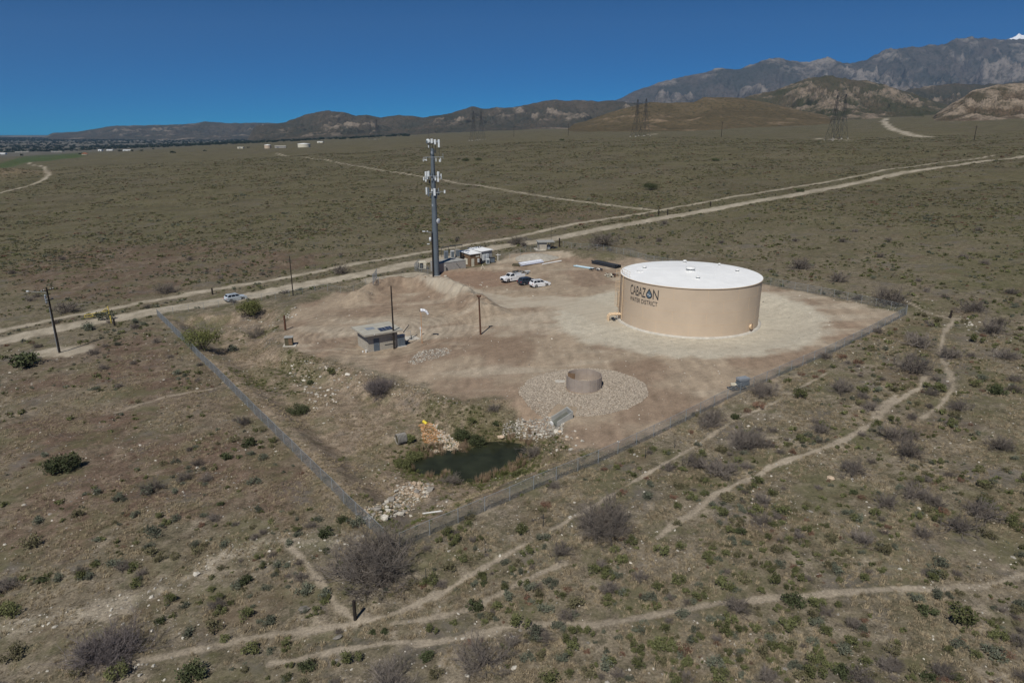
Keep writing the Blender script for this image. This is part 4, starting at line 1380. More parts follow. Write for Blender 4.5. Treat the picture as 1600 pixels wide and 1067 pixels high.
def shed(uvA, uvB, depth, hf, hb, name, label, wall, roofm, extra=None):
    a, rz, W = frame_from(uvA, uvB)
    t = thing(name, label, 'building', a, rz)
    MB().prism([(0, -.4), (W, -.4), (W, hf), (0, hf)], 0, .12).build('front_wall', wall, t)
    MB().prism([(0, -.4), (W, -.4), (W, hb), (0, hb)], depth - .12, depth).build('rear_wall', wall, t)
    for x in (0, W - .12):
        vs = [(x, .121, -.4), (x + .12, .121, -.4), (x + .12, depth - .121, -.4), (x, depth - .121, -.4), (x, .121, hf), (x + .12, .121, hf), (x + .12, depth - .121, hb), (x, depth - .121, hb)]
        MB().add(vs, [(3, 2, 1, 0), (4, 5, 6, 7), (0, 1, 5, 4), (2, 3, 7, 6), (0, 4, 7, 3), (1, 2, 6, 5)]).build('side_wall', wall, t)
    o = .25
    vs = [(-o, -o, hf + .01), (W + o, -o, hf + .01), (W + o, depth + o, hb + .01), (-o, depth + o, hb + .01)]
    vs += [(x, y, z + .14) for x, y, z in vs]
    MB().add(vs, [(3, 2, 1, 0), (4, 5, 6, 7), (0, 1, 5, 4), (1, 2, 6, 5), (2, 3, 7, 6), (3, 0, 4, 7)]).build('roof', roofm, t)
    return t, W

a, rz, W = frame_from((686.5, 427), (728, 419.5))
gw = thing('block_enclosure', 'low grey block wall enclosure right of the cell tower base', 'building', a, rz)
def slab_wall(p, x0, x1, y0, y1, h):
    o = MB().box(x0 + .01, x1 - .01, y0 + .01, y1 - .01, -.4, h - .01).build('wall', 'concrete_grey', p)
    ms = MB()
    n = int(h / .2)
    for k in range(n):
        ax = (x1 - x0) > (y1 - y0)
        Lw = (x1 - x0) if ax else (y1 - y0)
        s = -(k % 2) * .2
        while s < Lw - .02:
            e0, e1 = max(s, 0) + .005, min(s + .4, Lw) - .005
            if e1 - e0 > .03:
                if ax: ms.box(x0 + e0, x0 + e1, y0, y1, k * .2 + .005, k * .2 + .195)
                else: ms.box(x0, x1, y0 + e0, y0 + e1, k * .2 + .005, k * .2 + .195)
            s += .4
    w = ms.build('blockwork', 'block_grey', o)
    w['kind'] = 'stuff'
slab_wall(gw, 0, W, 0, .2, 2.4)
slab_wall(gw, 0, .2, .205, 4.2, 2.4)
slab_wall(gw, W - .2, W, .205, 4.2, 2.4)
slab_wall(gw, .2, W - .2, 4.0, 4.2, 2.4)
MB().box(-.05, W + .05, -.05, 4.25, 2.41, 2.47).build('lid_sheet', 'concrete_grey', gw)
MB().box(W * .25, W * .25 + .28, -.16, -.005, .5, 1.2).cyl((W * .25 + .14, -.08, -.1), (W * .25 + .14, -.08, .5), .05, n=6).build('meter_box', 'dark_metal', gw)
MB().box(W * .2, W * .2 + .35, -.08, -.005, 1.65, 1.85).build('sign_plate', 'white_paint', gw)
MB().cyl((W * .63, -.05, 2.0), (W * .82, -.45, .0), .035, n=5).build('brace_rod', 'dark_metal', gw)

t, W2 = shed((735, 417), (750.5, 413.5), 4.6, 3.2, 3.5, 'equipment_shed', 'brown timber equipment shed with bright white flat roof', 'brown_siding', 'roof_white')
d = MB().box(.35, 1.25, -.05, -.004, 0, 2.05).build('door', 'cream', t)
MB().box(1.1, 1.16, -.09, -.052, .95, 1.1).build('handle', 'dark_metal', d)
MB().box(W2 * .72, W2 * .72 + .45, -.22, -.004, .9, 1.9).build('meter_box', 'antenna_white', t)
MB().box(W2 * .55, W2 * .9, -.03, -.004, 2.35, 2.8).build('sign_plate', 'cream', t)
MB().box(-.03, -.002, 1.2, 2.6, .4, 2.0).build('wall_panel', 'cream', t)
t, W3 = shed((752.5, 411.5), (769, 407.5), 5.0, 3.1, 3.35, 'equipment_shed', 'grey equipment shed with white roof behind the brown one', 'grey_siding', 'roof_white')
for k in range(2):
    MB().box(.4 + k * 1.2, 1.3 + k * 1.2, -.25, -.004, .7, 2.3).build('air_conditioner', 'antenna_white', t)
for x, y in ((W3 * .6, 3.5), (W3 * .85, 3.8)):
    MB().cyl((x, y, 3.2), (x, y, 3.75), .14, n=8).cyl((x, y, 3.75), (x, y, 3.85), .22, n=8).build('roof_vent', 'dark_metal', t)

b = at(660, 421)
gnr = thing('generator', 'cream generator cabinet with dark louvres left of the cell tower', 'generator', b, .35)
MB().box(-.9, .9, -.7, .7, .25, 2.1).build('housing', 'cream', gnr)
MB().box(-.8, .1, -.74, -.702, .45, 1.8).build('louvre', 'dark_metal', gnr)
MB().box(-.93, -.902, -.5, .5, .5, 1.8).build('louvre', 'dark_metal', gnr)
MB().box(-1.0, 1.6, -.8, .8, -.15, .248).build('skid', 'dark_metal', gnr)
for i, (u, v, w, h, m, nm, lb) in enumerate((
        (697, 405, 1.1, 2.2, 'galvanised', 'equipment_cabinet', 'grey equipment cabinet just behind the tower foot'),
        (707, 403, 1.0, 2.0, 'antenna_white', 'equipment_cabinet', 'white equipment cabinet behind the low block wall'),
        (715, 401.5, 1.2, 2.1, 'block_grey', 'equipment_cabinet', 'pale grey equipment cabinet beside the brown shed'),
        (762, 412, .9, 1.2, 'antenna_white', 'condenser_unit', 'white condenser unit at the foot of the grey shed'),
        (769, 410.5, 1.3, 1.4, 'dark_metal', 'condenser_unit', 'dark condenser unit right of the grey shed'))):
    b = at(u, v)
    t = thing(nm, lb, 'cabinet', b, .25)
    MB().box(-w / 2, w / 2, -.4, .4, .05, h).build('housing', m, t)
    MB().box(-w / 2 + .08, w / 2 - .08, -.43, -.402, .2, h - .15).build('door', 'tower_grey', t)
    MB().box(-w / 2 - .05, w / 2 + .05, -.45, .45, h + .001, h + .06).build('lid', m, t)
a, rz, L = frame_from((690, 402), (722, 396))
ib = thing('cable_bridge', 'dark overhead cable bridge on posts behind the block wall', 'cable bridge', a, rz)
for k in range(4):
    MB().cyl((L * k / 3, 0, -.2), (L * k / 3, 0, 2.7), .06, n=6).build('post', 'dark_metal', ib)
MB().box(-.1, L + .1, -.25, .25, 2.7, 2.82).build('tray', 'dark_metal', ib)
b = at(778, 407)
hb = thing('pipe_standpipe', 'white H-shaped standpipe at the right end of the sheds', 'pipe', b, .3)
MB().cyl((0, 0, -.1), (0, 0, 1.9), .09, n=8).build('riser', 'white_paint', hb)
MB().cyl((-.6, 0, 1.5), (.8, 0, 1.5), .07, n=8).build('cross_pipe', 'white_paint', hb)
b = at(754, 421)
aw = thing('sawhorse', 'small pale timber trestle in front of the brown shed', 'trestle', b, .3)
MB().tube([(-.5, -.3, 0), (0, 0, 1.2)], .05, 5).tube([(.5, -.3, 0), (0, 0, 1.2)], .05, 5).build('leg', 'cream', aw)
MB().tube([(-.1, .5, 0), (0, 0, 1.2)], .05, 5).build('leg', 'cream', aw)

a, rz, W = frame_from((842, 391), (866, 389.5))
vt = thing('concrete_vault', 'small pale concrete vault with flat dark-edged roof near the road', 'building', a, rz)
Wv = 4.2
MB().box(0, Wv * .55, 0, 3.0, -.4, 2.2).build('room', 'block_tan', vt)
MB().box(-.3, Wv + .4, -.4, 3.3, 2.202, 2.42).build('roof', 'concrete_grey', vt)
for x in (Wv * .8, Wv + .2):
    for y in (.1, 2.8):
        MB().cyl((x, y, -.3), (x, y, 2.2), .07, n=6).build('post', 'dark_metal', vt)
MB().box(Wv * .62, Wv * .85, .6, 1.4, -.1, 1.3).build('meter_cabinet', 'galvanised', vt)
MB().cyl((Wv * .95, 1.0, .35), (Wv * 1.35, 1.2, .35), .35, n=10).build('tank_barrel', 'dark_metal', vt)
MB().box(-1.0, Wv + 1.0, -1.2, 3.8, -.5, .06).build('apron', 'concrete', vt)

# ------------------------------------------------------------------ circular panel screen on the gravel mound
def make_screen():
    zc = hz(*RING)
    a0 = at(913, 618)
    cx_, cy_ = RING[0] + .15, RING[1] + .35
    t = thing('round_screen', 'round tan panel screen wall standing in the gravel ring', 'screen wall', (cx_, cy_, zc))
    R, hh, n = 2.35, 1.75, 14
    for k in range(n):
        if k in (6,):
            continue
        q0, q1 = 2 * math.pi * k / n + .012, 2 * math.pi * (k + 1) / n - .012
        ms = MB()
        st = 4
        pts = [(math.cos(q0 + (q1 - q0) * i / st), math.sin(q0 + (q1 - q0) * i / st)) for i in range(st + 1)]
        vs = []
        for r in (R, R + .06):
            for z in (-.15, hh):
                vs += [(r * c, r * s, z) for c, s in pts]
        m = st + 1
        fs = []
        for i in range(st):
            fs += [(i, m + i, m + i + 1, i + 1), (2 * m + i, 2 * m + i + 1, 3 * m + i + 1, 3 * m + i), (m + i, 3 * m + i, 3 * m + i + 1, m + i + 1)]
        fs += [(0, 2 * m, 3 * m, m), (st, m + st, 3 * m + st, 2 * m + st)]
        ms.add(vs, fs).build('panel', 'panel_tan', t)
        q = 2 * math.pi * k / n
        MB().box(R - .03, R + .09, -.04, .04, -.2, hh + .03, Matrix.Rotation(q, 4, 'Z')).build('seam_post', 'panel_tan', t)
    # the door leaf swung inward
    q = 2 * math.pi * 6.0 / n
    MB().box(R - 1.05, R - .05, -.03, .03, .05, hh, Matrix.Rotation(q + .12, 4, 'Z')).build('door', 'brown_siding', t)
    MB().box(R - .05, R + .2, -.25, -.05, .1, .55, Matrix.Rotation(-.35, 4, 'Z')).build('junction_box', 'dark_metal', t)
make_screen()
b = at(876, 596)
tag(MB().box(-.75, .75, -.5, .5, -.1, .06).build('access_slab', 'concrete', None, b), 'small pale concrete slab on gravel left of the round screen', 'slab')

# concrete flume below the gravel
a, e = at(866, 665), at(889, 650)
fl = thing('concrete_flume', 'open grey concrete flume box sloping toward the pond', 'flume', a, math.atan2(e.y - a.y, e.x - a.x))
L = math.dist(a[:2], e[:2])
dz = (e.z - a.z)
def sl_box(x0, x1, y0, y1, z0, z1):
    vs = [(x, y, z + dz * x / L) for z in (z0, z1) for y in (y0, y1) for x in (x0, x1)]
    return MB().add(vs, [(0, 2, 3, 1), (4, 5, 7, 6), (0, 1, 5, 4), (2, 6, 7, 3), (0, 4, 6, 2), (1, 3, 7, 5)])
sl_box(0, L, -.75, .75, -.3, .30).build('floor', 'flume_dark', fl)
sl_box(0, L, -.9, -.752, -.3, .85).build('side_wall', 'concrete_grey', fl)
sl_box(0, L, .752, .9, -.3, .85).build('side_wall', 'concrete_grey', fl)
sl_box(L, L + .15, -.9, .9, -.3, .88).build('head_wall', 'concrete_grey', fl)
MB().box(-.25, -.02, .2, .85, .0, .3).build('outlet_lip', 'white_paint', fl)

# yellow cap and chute head
b = at(664, 662)
yc = thing('outfall_cap', 'bright yellow outfall pipe cap above the stained rock chute', 'pipe', b, -.9)
MB().cyl((-.35, 0, .22), (.5, 0, .12), .2, n=14).build('pipe_end', 'yellow_bright', yc)
MB().cyl((.5, 0, .12), (.53, 0, .12), .15, n=14).build('mouth', 'dark_metal', yc)
b = at(627, 692)
rd = thing('wire_drum', 'grey round bundle of wire mesh on the bank left of the pond', 'bundle', b, .5)
ms = MB()
for k in range(26):
    q = k / 25 * 2 * math.pi
    ms.tube([(-.55, .62 * math.cos(q), .62 + .62 * math.sin(q)), (.55, .62 * math.cos(q + .3), .62 + .62 * math.sin(q + .3))], .03, 4)
for x in np.linspace(-.55, .55, 7):
    ms.tube([(x, .62 * math.cos(q), .62 + .62 * math.sin(q)) for q in np.linspace(0, 2 * math.pi, 17)], .03, 4)
ms.build('mesh_coil', 'block_grey', rd)
MB().cyl((-.5, 0, .62), (.5, 0, .62), .5, n=14).build('core', 'dark_olive', rd)

def pipe_at(uvA, uvB, r, mat, name, label, dz=0.0, n=12, group=None, cat='pipe'):
    a, b = at(*uvA), at(*uvB)
    d = Vector((b.x - a.x, b.y - a.y, b.z - a.z))
    ms = MB()
    ms.cyl((0, 0, r + dz), (d.x, d.y, d.z + r + dz), r, r, n, caps=False)
    ms.cyl((d.x, d.y, d.z + r + dz), (0, 0, r + dz), r * .86, r * .86, n, caps=False)
    o = ms.build(name, mat, None, a)
    return tag(o, label, cat, group)
pipe_at((661, 803.5), (690, 799.5), .09, 'white_paint', 'loose_pipe', 'single white pipe lying inside the near fence')

ORD = ['first', 'second', 'third', 'fourth', 'fifth']
def pipe_stack(uvA, uvB, n, r, mats, name, label, rows=2):
    a, b = at(*uvA), at(*uvB)
    L = math.dist(a[:2], b[:2])
    rz = math.atan2(b.y - a.y, b.x - a.x)
    k = 0
    for row in range(rows):
        for i in range(n - row):
            y = (i + row * .5) * 2.05 * r
            o = MB()
            e = random.uniform(-.35, .35)
            o.cyl((e, y, r + row * 1.75 * r), (L + e, y, r + row * 1.75 * r), r, r, 10, caps=False)
            o.cyl((L + e, y, r + row * 1.75 * r), (e, y, r + row * 1.75 * r), r * .87, r * .87, 10, caps=False)
            o = o.build(name, mats[k % len(mats)], None, a)
            o.rotation_euler = (0, math.atan2(a.z - b.z, L), rz)
            tag(o, label + (', %s row, %s from front' % ('top' if row else 'bottom', ORD[i]) if rows > 1 else ', %s from front' % ORD[i]), 'pipe', label + ' and its neighbours')
            k += 1
pipe_stack((814, 416), (849, 410.5), 5, .19, ['pipe_lavender', 'sock_white'], 'plastic_pipe', 'pale lavender pipe in the stack before the spoil heap')
pipe_at((847, 414), (877, 408.5), .16, 'white_paint', 'plastic_pipe', 'lone white pipe right of the lavender pipe stack')
pipe_stack((897, 416.5), (925, 421), 3, .17, ['pipe_blue', 'white_paint'], 'plastic_pipe', 'light blue pipe in the low stack left of the tank', 1)
pipe_stack((925, 412), (962, 420), 5, .22, ['pipe_black', 'dark_metal'], 'steel_pipe', 'dark pipe in the stack left of the tank')
b = at(806, 415)
tag(MB().box(-1.0, 1.0, -.5, .5, 0, .25).box(-.8, .9, -.4, .35, .251, .5).build('pallet_stack', 'dark_olive', None, b), 'dark low pallet stack left of the lavender pipes', 'pallet')

# scrap heaps
def scrap(u, v, n, s, label, mats):
    b = at(u, v)
    t = thing('scrap_pile', label, 'scrap pile', b)
    for k in range(n):
        Mx = Matrix.Translation((random.uniform(-s, s), random.uniform(-s * .6, s * .6), random.uniform(.1, .6))) @ Matrix.Rotation(random.uniform(0, 3), 4, 'Z') @ Matrix.Rotation(random.uniform(-.5, .5), 4, 'X')
        l = random.uniform(.5, 1.7)
        w = random.uniform(.06, .35)
        MB().box(-l / 2, l / 2, -w / 2, w / 2, -.08, .08 + random.uniform(0, .15), Mx).build('scrap_piece', mats[k % len(mats)], t)
    return t
scrap(960, 432, 22, 1.7, 'jumbled metal and timber scrap pile left of the tank', ['dark_metal', 'cream', 'rust', 'block_tan'])
scrap(931, 423, 10, 1.2, 'dark scrap with white pieces between the pipe stacks', ['dark_metal', 'pipe_black', 'white_paint'])
scrap(815, 428, 16, 1.6, 'grey scrap metal heaped behind the white truck', ['galvanised', 'dark_metal', 'block_grey'])

# trailer-like equipment by the right fence
b = at(1160, 602)
t = thing('equipment_crate', 'pale blue-grey ribbed crate by the right fence', 'crate', b, .4)
MB().box(-.8, .8, -.5, .5, .15, .5).build('lower_tier', 'tower_grey', t)
MB().box(-.75, .75, -.45, .45, .52, .8).build('middle_tier', 'tower_grey', t)
MB().box(-.8, .8, -.5, .5, .84, 1.12).build('lid', 'galvanised', t)
MB().box(-.6, .6, -.4, .4, -.1, .148).build('skid', 'dark_metal', t)
b = at(1150, 602)
tag(MB().box(-.7, .7, -.15, .15, .02, .3).box(-.2, 1.0, -.35, -.16, .02, .2).build('timber_beam', 'cream', None, b), 'pale timber beams left of the ribbed crate', 'timber')
b = at(1151, 607)
t = thing('metal_grate', 'flat dark steel frame lying in front of the ribbed crate', 'frame', b, .35)
for y in (-.55, 0, .55):
    MB().box(-1.1, 1.1, y - .05, y + .05, .03, .15).build('bar', 'dark_metal', t)
for x in (-1.1, -.4, .4, 1.1):
    MB().box(x - .05, x + .05, -.6, .6, .152, .22).build('bar', 'tower_grey', t)

# ------------------------------------------------------------------ vehicles
def vehicle(kind, paint, label, uv, rz, cat):
    b = at(*uv)
    t = thing({'suv': 'parked_suv', 'truck': 'pickup_truck'}[kind], label, cat, b, rz)
    wr = .36 if kind == 'suv' else .40
    def arch(x, n=8):
        return [(x + (wr + .07) * math.cos(q), wr + (wr + .07) * math.sin(q)) for q in np.linspace(math.pi + .35, -.35, n)]
    if kind == 'suv':
        Lx, Wd = 4.75, 1.86
        ax1, ax2 = .95, 3.75
        prof = [(0.05, .42)] + arch(ax1) + arch(ax2) + [(4.68, .38), (4.75, .62), (4.66, .86), (4.3, .98), (3.45, 1.06), (.25, 1.06), (.03, .92), (0, .65)]
        cab = [(.12, 1.05), (3.55, 1.05), (2.72, 1.66), (.55, 1.69)]
    else:
        Lx, Wd = 5.9, 2.0
        ax1, ax2 = 1.15, 4.75
        prof = [(0.0, .62)] + arch(ax1) + arch(ax2) + [(5.85, .5), (5.9, .8), (5.82, 1.06), (5.5, 1.18), (4.35, 1.25), (2.75, 1.25), (2.75, 1.0), (0, 1.0)]
        cab = [(2.78, 1.24), (4.5, 1.24), (3.85, 1.86), (2.9, 1.88)]
    w2 = Wd / 2
    n = len(prof)
    # body shell with tumblehome: three stations across the width
    bm = MB()
    st = [(-w2 + .0, .94), (-w2 + .06, 1.0), (w2 - .06, 1.0), (w2, .94)]
    vs = []
    cxm, czm = Lx / 2, .75
    for y, s in st:
        vs += [(cxm + (x - cxm) * (.985 if s < 1 else 1), y, czm + (z - czm) * s) for x, z in prof]
    fs = [tuple(range(n)), tuple(reversed(range(3 * n, 4 * n)))]
    for k in range(3):
        fs += [(k * n + (i + 1) % n, k * n + i, (k + 1) * n + i, (k + 1) * n + (i + 1) % n) for i in range(n)]
    bm.add(vs, fs)
    body = bm.build('body', paint, t)
    # cabin: tapered
    ci = .10
    ti = .28
    yb, yt = w2 - ci + .03, w2 - ti
    c = [(cab[0][0], -yb, cab[0][1]), (cab[1][0], -yb, cab[1][1]), (cab[2][0], -yt, cab[2][1]), (cab[3][0], -yt, cab[3][1])]
    c += [(x, -y, z) for x, y, z in c]
    cb = MB().add(c, [(0, 1, 2, 3), (7, 6, 5, 4), (1, 5, 6, 2), (0, 3, 7, 4), (3, 2, 6, 7)]).build('cabin', paint, t)
    def pane(q, name):
        q = [Vector(p) for p in q]
        nn = (q[1] - q[0]).cross(q[2] - q[0]).normalized()
        ctr = sum(q, Vector()) / 4
        out = nn if nn.dot(ctr - Vector((Lx * .45, 0, 1.2))) > 0 else -nn
        v1 = [p + out * .012 for p in q] + [p - out * .01 for p in q]
        f_ = [(0, 1, 2, 3), (7, 6, 5, 4), (0, 4, 5, 1), (1, 5, 6, 2), (2, 6, 7, 3), (3, 7, 4, 0)]
        if nn.dot(out) < 0:
            f_ = [tuple(reversed(x)) for x in f_]
        MB().add(v1, f_).build(name, 'car_glass', cb)
    def bil(q00, q10, q11, q01, a0, a1, b0, b1):
        q00, q10, q11, q01 = map(Vector, (q00, q10, q11, q01))
        f = lambda a, b: q00 * (1 - a) * (1 - b) + q10 * a * (1 - b) + q11 * a * b + q01 * (1 - a) * b
        return [f(a0, b0), f(a1, b0), f(a1, b1), f(a0, b1)]
    pane(bil(c[1], c[5], c[6], c[2], .06, .94, .10, .92), 'windscreen')
    pane(bil(c[0], c[4], c[7], c[3], .08, .92, .35 if kind == 'suv' else .2, .90), 'rear_window')
    rng = ((.05, .30), (.33, .62), (.65, .93)) if kind == 'suv' else ((.08, .90),)
    for s in (0, 4):
        for a0, a1 in rng:
            pane(bil(c[s], c[s + 1], c[s + 2], c[s + 3], a0, a1, .14, .88), 'side_window')
    for x in (ax1, ax2):
        for s in (-1, 1):
            w = MB().cyl((x, s * (w2 - .24), wr), (x, s * (w2 - .01), wr), wr, wr, 18).build('wheel', 'tyre', t)
            MB().cyl((x, s * (w2 - .01), wr), (x, s * (w2 + .005), wr), wr * .62, wr * .58, 14).build('rim', 'rim', w)
    for s in (-1, 1):
        MB().box(Lx - .22, Lx + .005, s * (w2 - .30) - .2, s * (w2 - .30) + .2, .70, .86).build('headlight', 'lamp_clear', t)
        MB().box(-.012, .1, s * (w2 - .16) - .1, s * (w2 - .16) + .1, .72, 1.0).build('tail_light', 'lamp_red', t)
        MB().box(cab[1][0] - .5, cab[1][0] - .3, s * (w2 + .1) - .1, s * (w2 + .1) + .1, 1.0, 1.16).build('mirror', paint, t)
    MB().box(Lx - .1, Lx + .03, -w2 + .3, w2 - .3, .42, .62).build('front_bumper', 'dark_metal', t)
    MB().box(-.03, .1, -w2 + .15, w2 - .15, .42, .60).build('rear_bumper', 'dark_metal', t)
    if kind == 'suv':
        for s in (-1, 1):
            MB().tube([(.8, s * (yt - .08), 1.74), (2.5, s * (yt - .08), 1.73)], .025, 5).build('roof_rail', 'dark_metal', t)
    else:
        for s in (-1, 1):
            u = MB().box(.02, 2.7, s * w2 - (.42 if s > 0 else 0), s * w2 + (.42 if s < 0 else 0), 1.005, 1.5).build('tool_box', paint, t)
            for x in (.35, 1.15, 1.95):
                MB().box(x, x + .65, s * w2 + (.001 if s > 0 else -.012), s * w2 + (.012 if s > 0 else -.001), 1.05, 1.42).build('box_door', paint, u)
        MB().box(.02, 2.7, -w2 + .43, w2 - .43, 1.003, 1.03).build('bed_floor', 'dark_metal', t)
        ms = MB()
        for x in (.1, 2.55):
            ms.tube([(x, -w2 + .2, 1.5), (x, -w2 + .2, 2.0), (x, w2 - .2, 2.0), (x, w2 - .2, 1.5)], .04, 5)
        for s in (-1, 1):
            ms.tube([(.1, s * (w2 - .2), 2.0), (3.6, s * (w2 - .2), 2.0)], .04, 5)
        ms.build('ladder_rack', 'dark_metal', t)
        MB().box(Lx - .01, Lx + .02, -.55, .55, .68, .98).build('grille', 'dark_metal', t)
    return t
def face(uvRear, uvFront):
    a, b = at(*uvRear), at(*uvFront)
    return math.atan2(b.y - a.y, b.x - a.x)
vehicle('suv', 'car_white', 'white parked car, rightmost of the three on the dirt yard', (829, 449.5), math.radians(28), 'car')
vehicle('suv', 'car_dark', 'dark blue parked car between the white truck and white car', (811, 446), math.radians(33), 'car')
vehicle('truck', 'car_white', 'white utility pickup with tool boxes on the dirt yard', (817, 436.5), math.radians(214), 'truck')
vehicle('suv', 'car_silver', 'pale car driving on the dirt road, half behind a bush', (352, 472.5), face((352, 472.5), (395, 463)), 'car')

# ------------------------------------------------------------------ transmission pylons
def make_pylon():
    t = thing('transmission_pylon', 'x', 'pylon')
    H_ = 1.0
    lv = [(0, .115), (.22, .085), (.42, .058), (.60, .034), (.74, .026), (.88, .022), (1.0, .006)]
    r = .0030
    for sx, sy in ((-1, -1), (1, -1), (1, 1), (-1, 1)):
        ms = MB()
        for (z0, w0), (z1, w1) in zip(lv[:-1], lv[1:]):
            ms.cyl((sx * w0, sy * w0, z0), (sx * w1, sy * w1, z1), r, n=4, caps=False)
        ms.build('leg', 'dark_metal', t)
    ms = MB()
    for (z0, w0), (z1, w1) in zip(lv[:-1], lv[1:]):
        for a, b in (((-1, -1), (1, -1)), ((1, -1), (1, 1)), ((1, 1), (-1, 1)), ((-1, 1), (-1, -1))):
            ms.cyl((a[0] * w0, a[1] * w0, z0), (b[0] * w1, b[1] * w1, z1), r * .6, n=3, caps=False)
            ms.cyl((b[0] * w0, b[1] * w0, z0), (a[0] * w1, a[1] * w1, z1), r * .6, n=3, caps=False)
            ms.cyl((a[0] * w1, a[1] * w1, z1), (b[0] * w1, b[1] * w1, z1), r * .6, n=3, caps=False)
    ms.build('lattice', 'dark_metal', t)['kind'] = 'stuff'
    for z, L in ((.64, .15), (.76, .19), (.88, .14)):
        ms = MB()
        for s in (-1, 1):
            for y in (-.02, .02):
                ms.cyl((0, y, z), (s * L, 0, z + .012), r * .7, n=3, caps=False)
                ms.cyl((0, y, z + .05), (s * L, 0, z + .012), r * .6, n=3, caps=False)
            ms.cyl((s * L * .95, 0, z + .01), (s * L * .95, 0, z - .05), r * .8, n=4)
        ms.build('crossarm', 'dark_metal', t)
    for sx, sy in ((-1, -1), (1, -1), (1, 1), (-1, 1)):
        MB().box(sx * .115 - .012, sx * .115 + .012, sy * .115 - .012, sy * .115 + .012, -.06, .018).build('footing', 'concrete', t)
    return t
proto = make_pylon()
PY = [(1301, 860, 52, 'left one of the two large lattice pylons at right'), (1314, 900, 53, 'right one of the two large lattice pylons at right'),
      (994, 1050, 52, 'left one of the two lattice pylons below the brown hill'), (1007, 1110, 55, 'right one of the two lattice pylons below the brown hill'),
      (740, 1330, 53, 'left one of the two pylons right of the tower top'), (752, 1420, 54, 'right one of the two pylons right of the tower top'),
      (579, 2100, 52, 'left one of the two faint pylons before the rounded hill'), (589, 2200, 60, 'right one of the two faint pylons before the rounded hill')]
for i, (u, Yp, hh, lb) in enumerate(PY):
    o = proto if i == 0 else copy_tree(proto)
    x = (u - 800) / F * Yp / 1.0 / (CP + (533.5 - 212) / F * SP) 
    o.location = (x, Yp, hz(x, Yp))
    o.scale = (hh, hh, hh)
    o.rotation_euler = (0, 0, .5)
    tag(o, lb, 'pylon', 'transmission pylons across the plain')

# ------------------------------------------------------------------ far valley: tanks, sheds, trees
def far_point(u, v, D):
    d = ray(u, v)
    x = d[0] / d[1] * D
    return Vector((x, D, hz(x, D)))
for u, D, r, h, m, lb in ((417, 1500, 7.0, 7.0, 'tank_tan', 'small far tan storage tank left of the cream one'), (474, 1450, 12.5, 7, 'cream', 'far cream storage tank, wide and low, on the horizon')):
    p = far_point(u, 216, D)
    t = thing('distant_tank', lb, 'tank', p)
    MB().lathe([(r, -3), (r, h)], 40).build('shell', m, t)
    MB().lathe([(r + .2, h), (r + .2, h + .3), (.05, h + 1.4)], 40).build('roof', 'roof_white', t)
BL = [(5, 268, 2600, 46, 12, 5, 'long white warehouse at the left picture edge in the valley'),
      (163, 271, 2500, 14, 9, 5, 'small white valley shed with gabled roof'),
      (178, 272, 2550, 22, 8, 3, 'low white valley building right of the gabled shed'),
      (40, 265, 2900, 50, 10, 2.5, 'low pale valley building row at far left'),
      (95, 268, 2750, 40, 8, 2.5, 'thin pale valley building left of the gabled shed'),
      (205, 275, 2350, 24, 9, 3, 'pale valley building right of the low white one'),
      (437, 218, 1480, 22, 9, 3.5, 'low grey building between the two far storage tanks'),
      (375, 221, 1700, 14, 7, 3, 'cream building with small tree near the far tanks'),
      (500, 216, 2000, 16, 8, 3, 'white far building right of the cream storage tank')]
for u, v, D, w, dd, h, lb in BL:
    p = far_point(u, v, D)
    t = thing('distant_building', lb, 'building', p, random.uniform(-.2, .2), 'buildings in the far valley')
    MB().box(-w / 2, w / 2, -dd / 2, dd / 2, -6, h).build('wall', 'cream' if 'cream' in lb else ('white_paint' if 'white' in lb else 'block_grey'), t)
    MB().prism([(-dd / 2 - .5, h + .02), (dd / 2 + .5, h + .02), (0, h + dd * .14)], -w / 2 - .5, w / 2 + .5).build('roof', 'roof_white' if 'white' in lb else 'roof_tan', t).rotation_euler = (0, 0, math.pi / 2)
    for k in range(int(w // 12)):
        MB().box(-w / 2 + 4 + k * 12, -w / 2 + 8 + k * 12, -dd / 2 - .1, -dd / 2 - .01, .5, h * .6).build('door', 'tower_grey', t)

p = far_point(131, 235, 1880)
t = thing('distant_hut', 'tiny orange-roofed hut beside a dark tree at far left', 'building', p, .2)
MB().box(-6, 6, -4, 4, -3, 3.5).build('wall', 'cream', t)
MB().prism([(-7, 3.52), (7, 3.52), (0, 6)], -5, 5).build('roof', 'rust_roof', t)

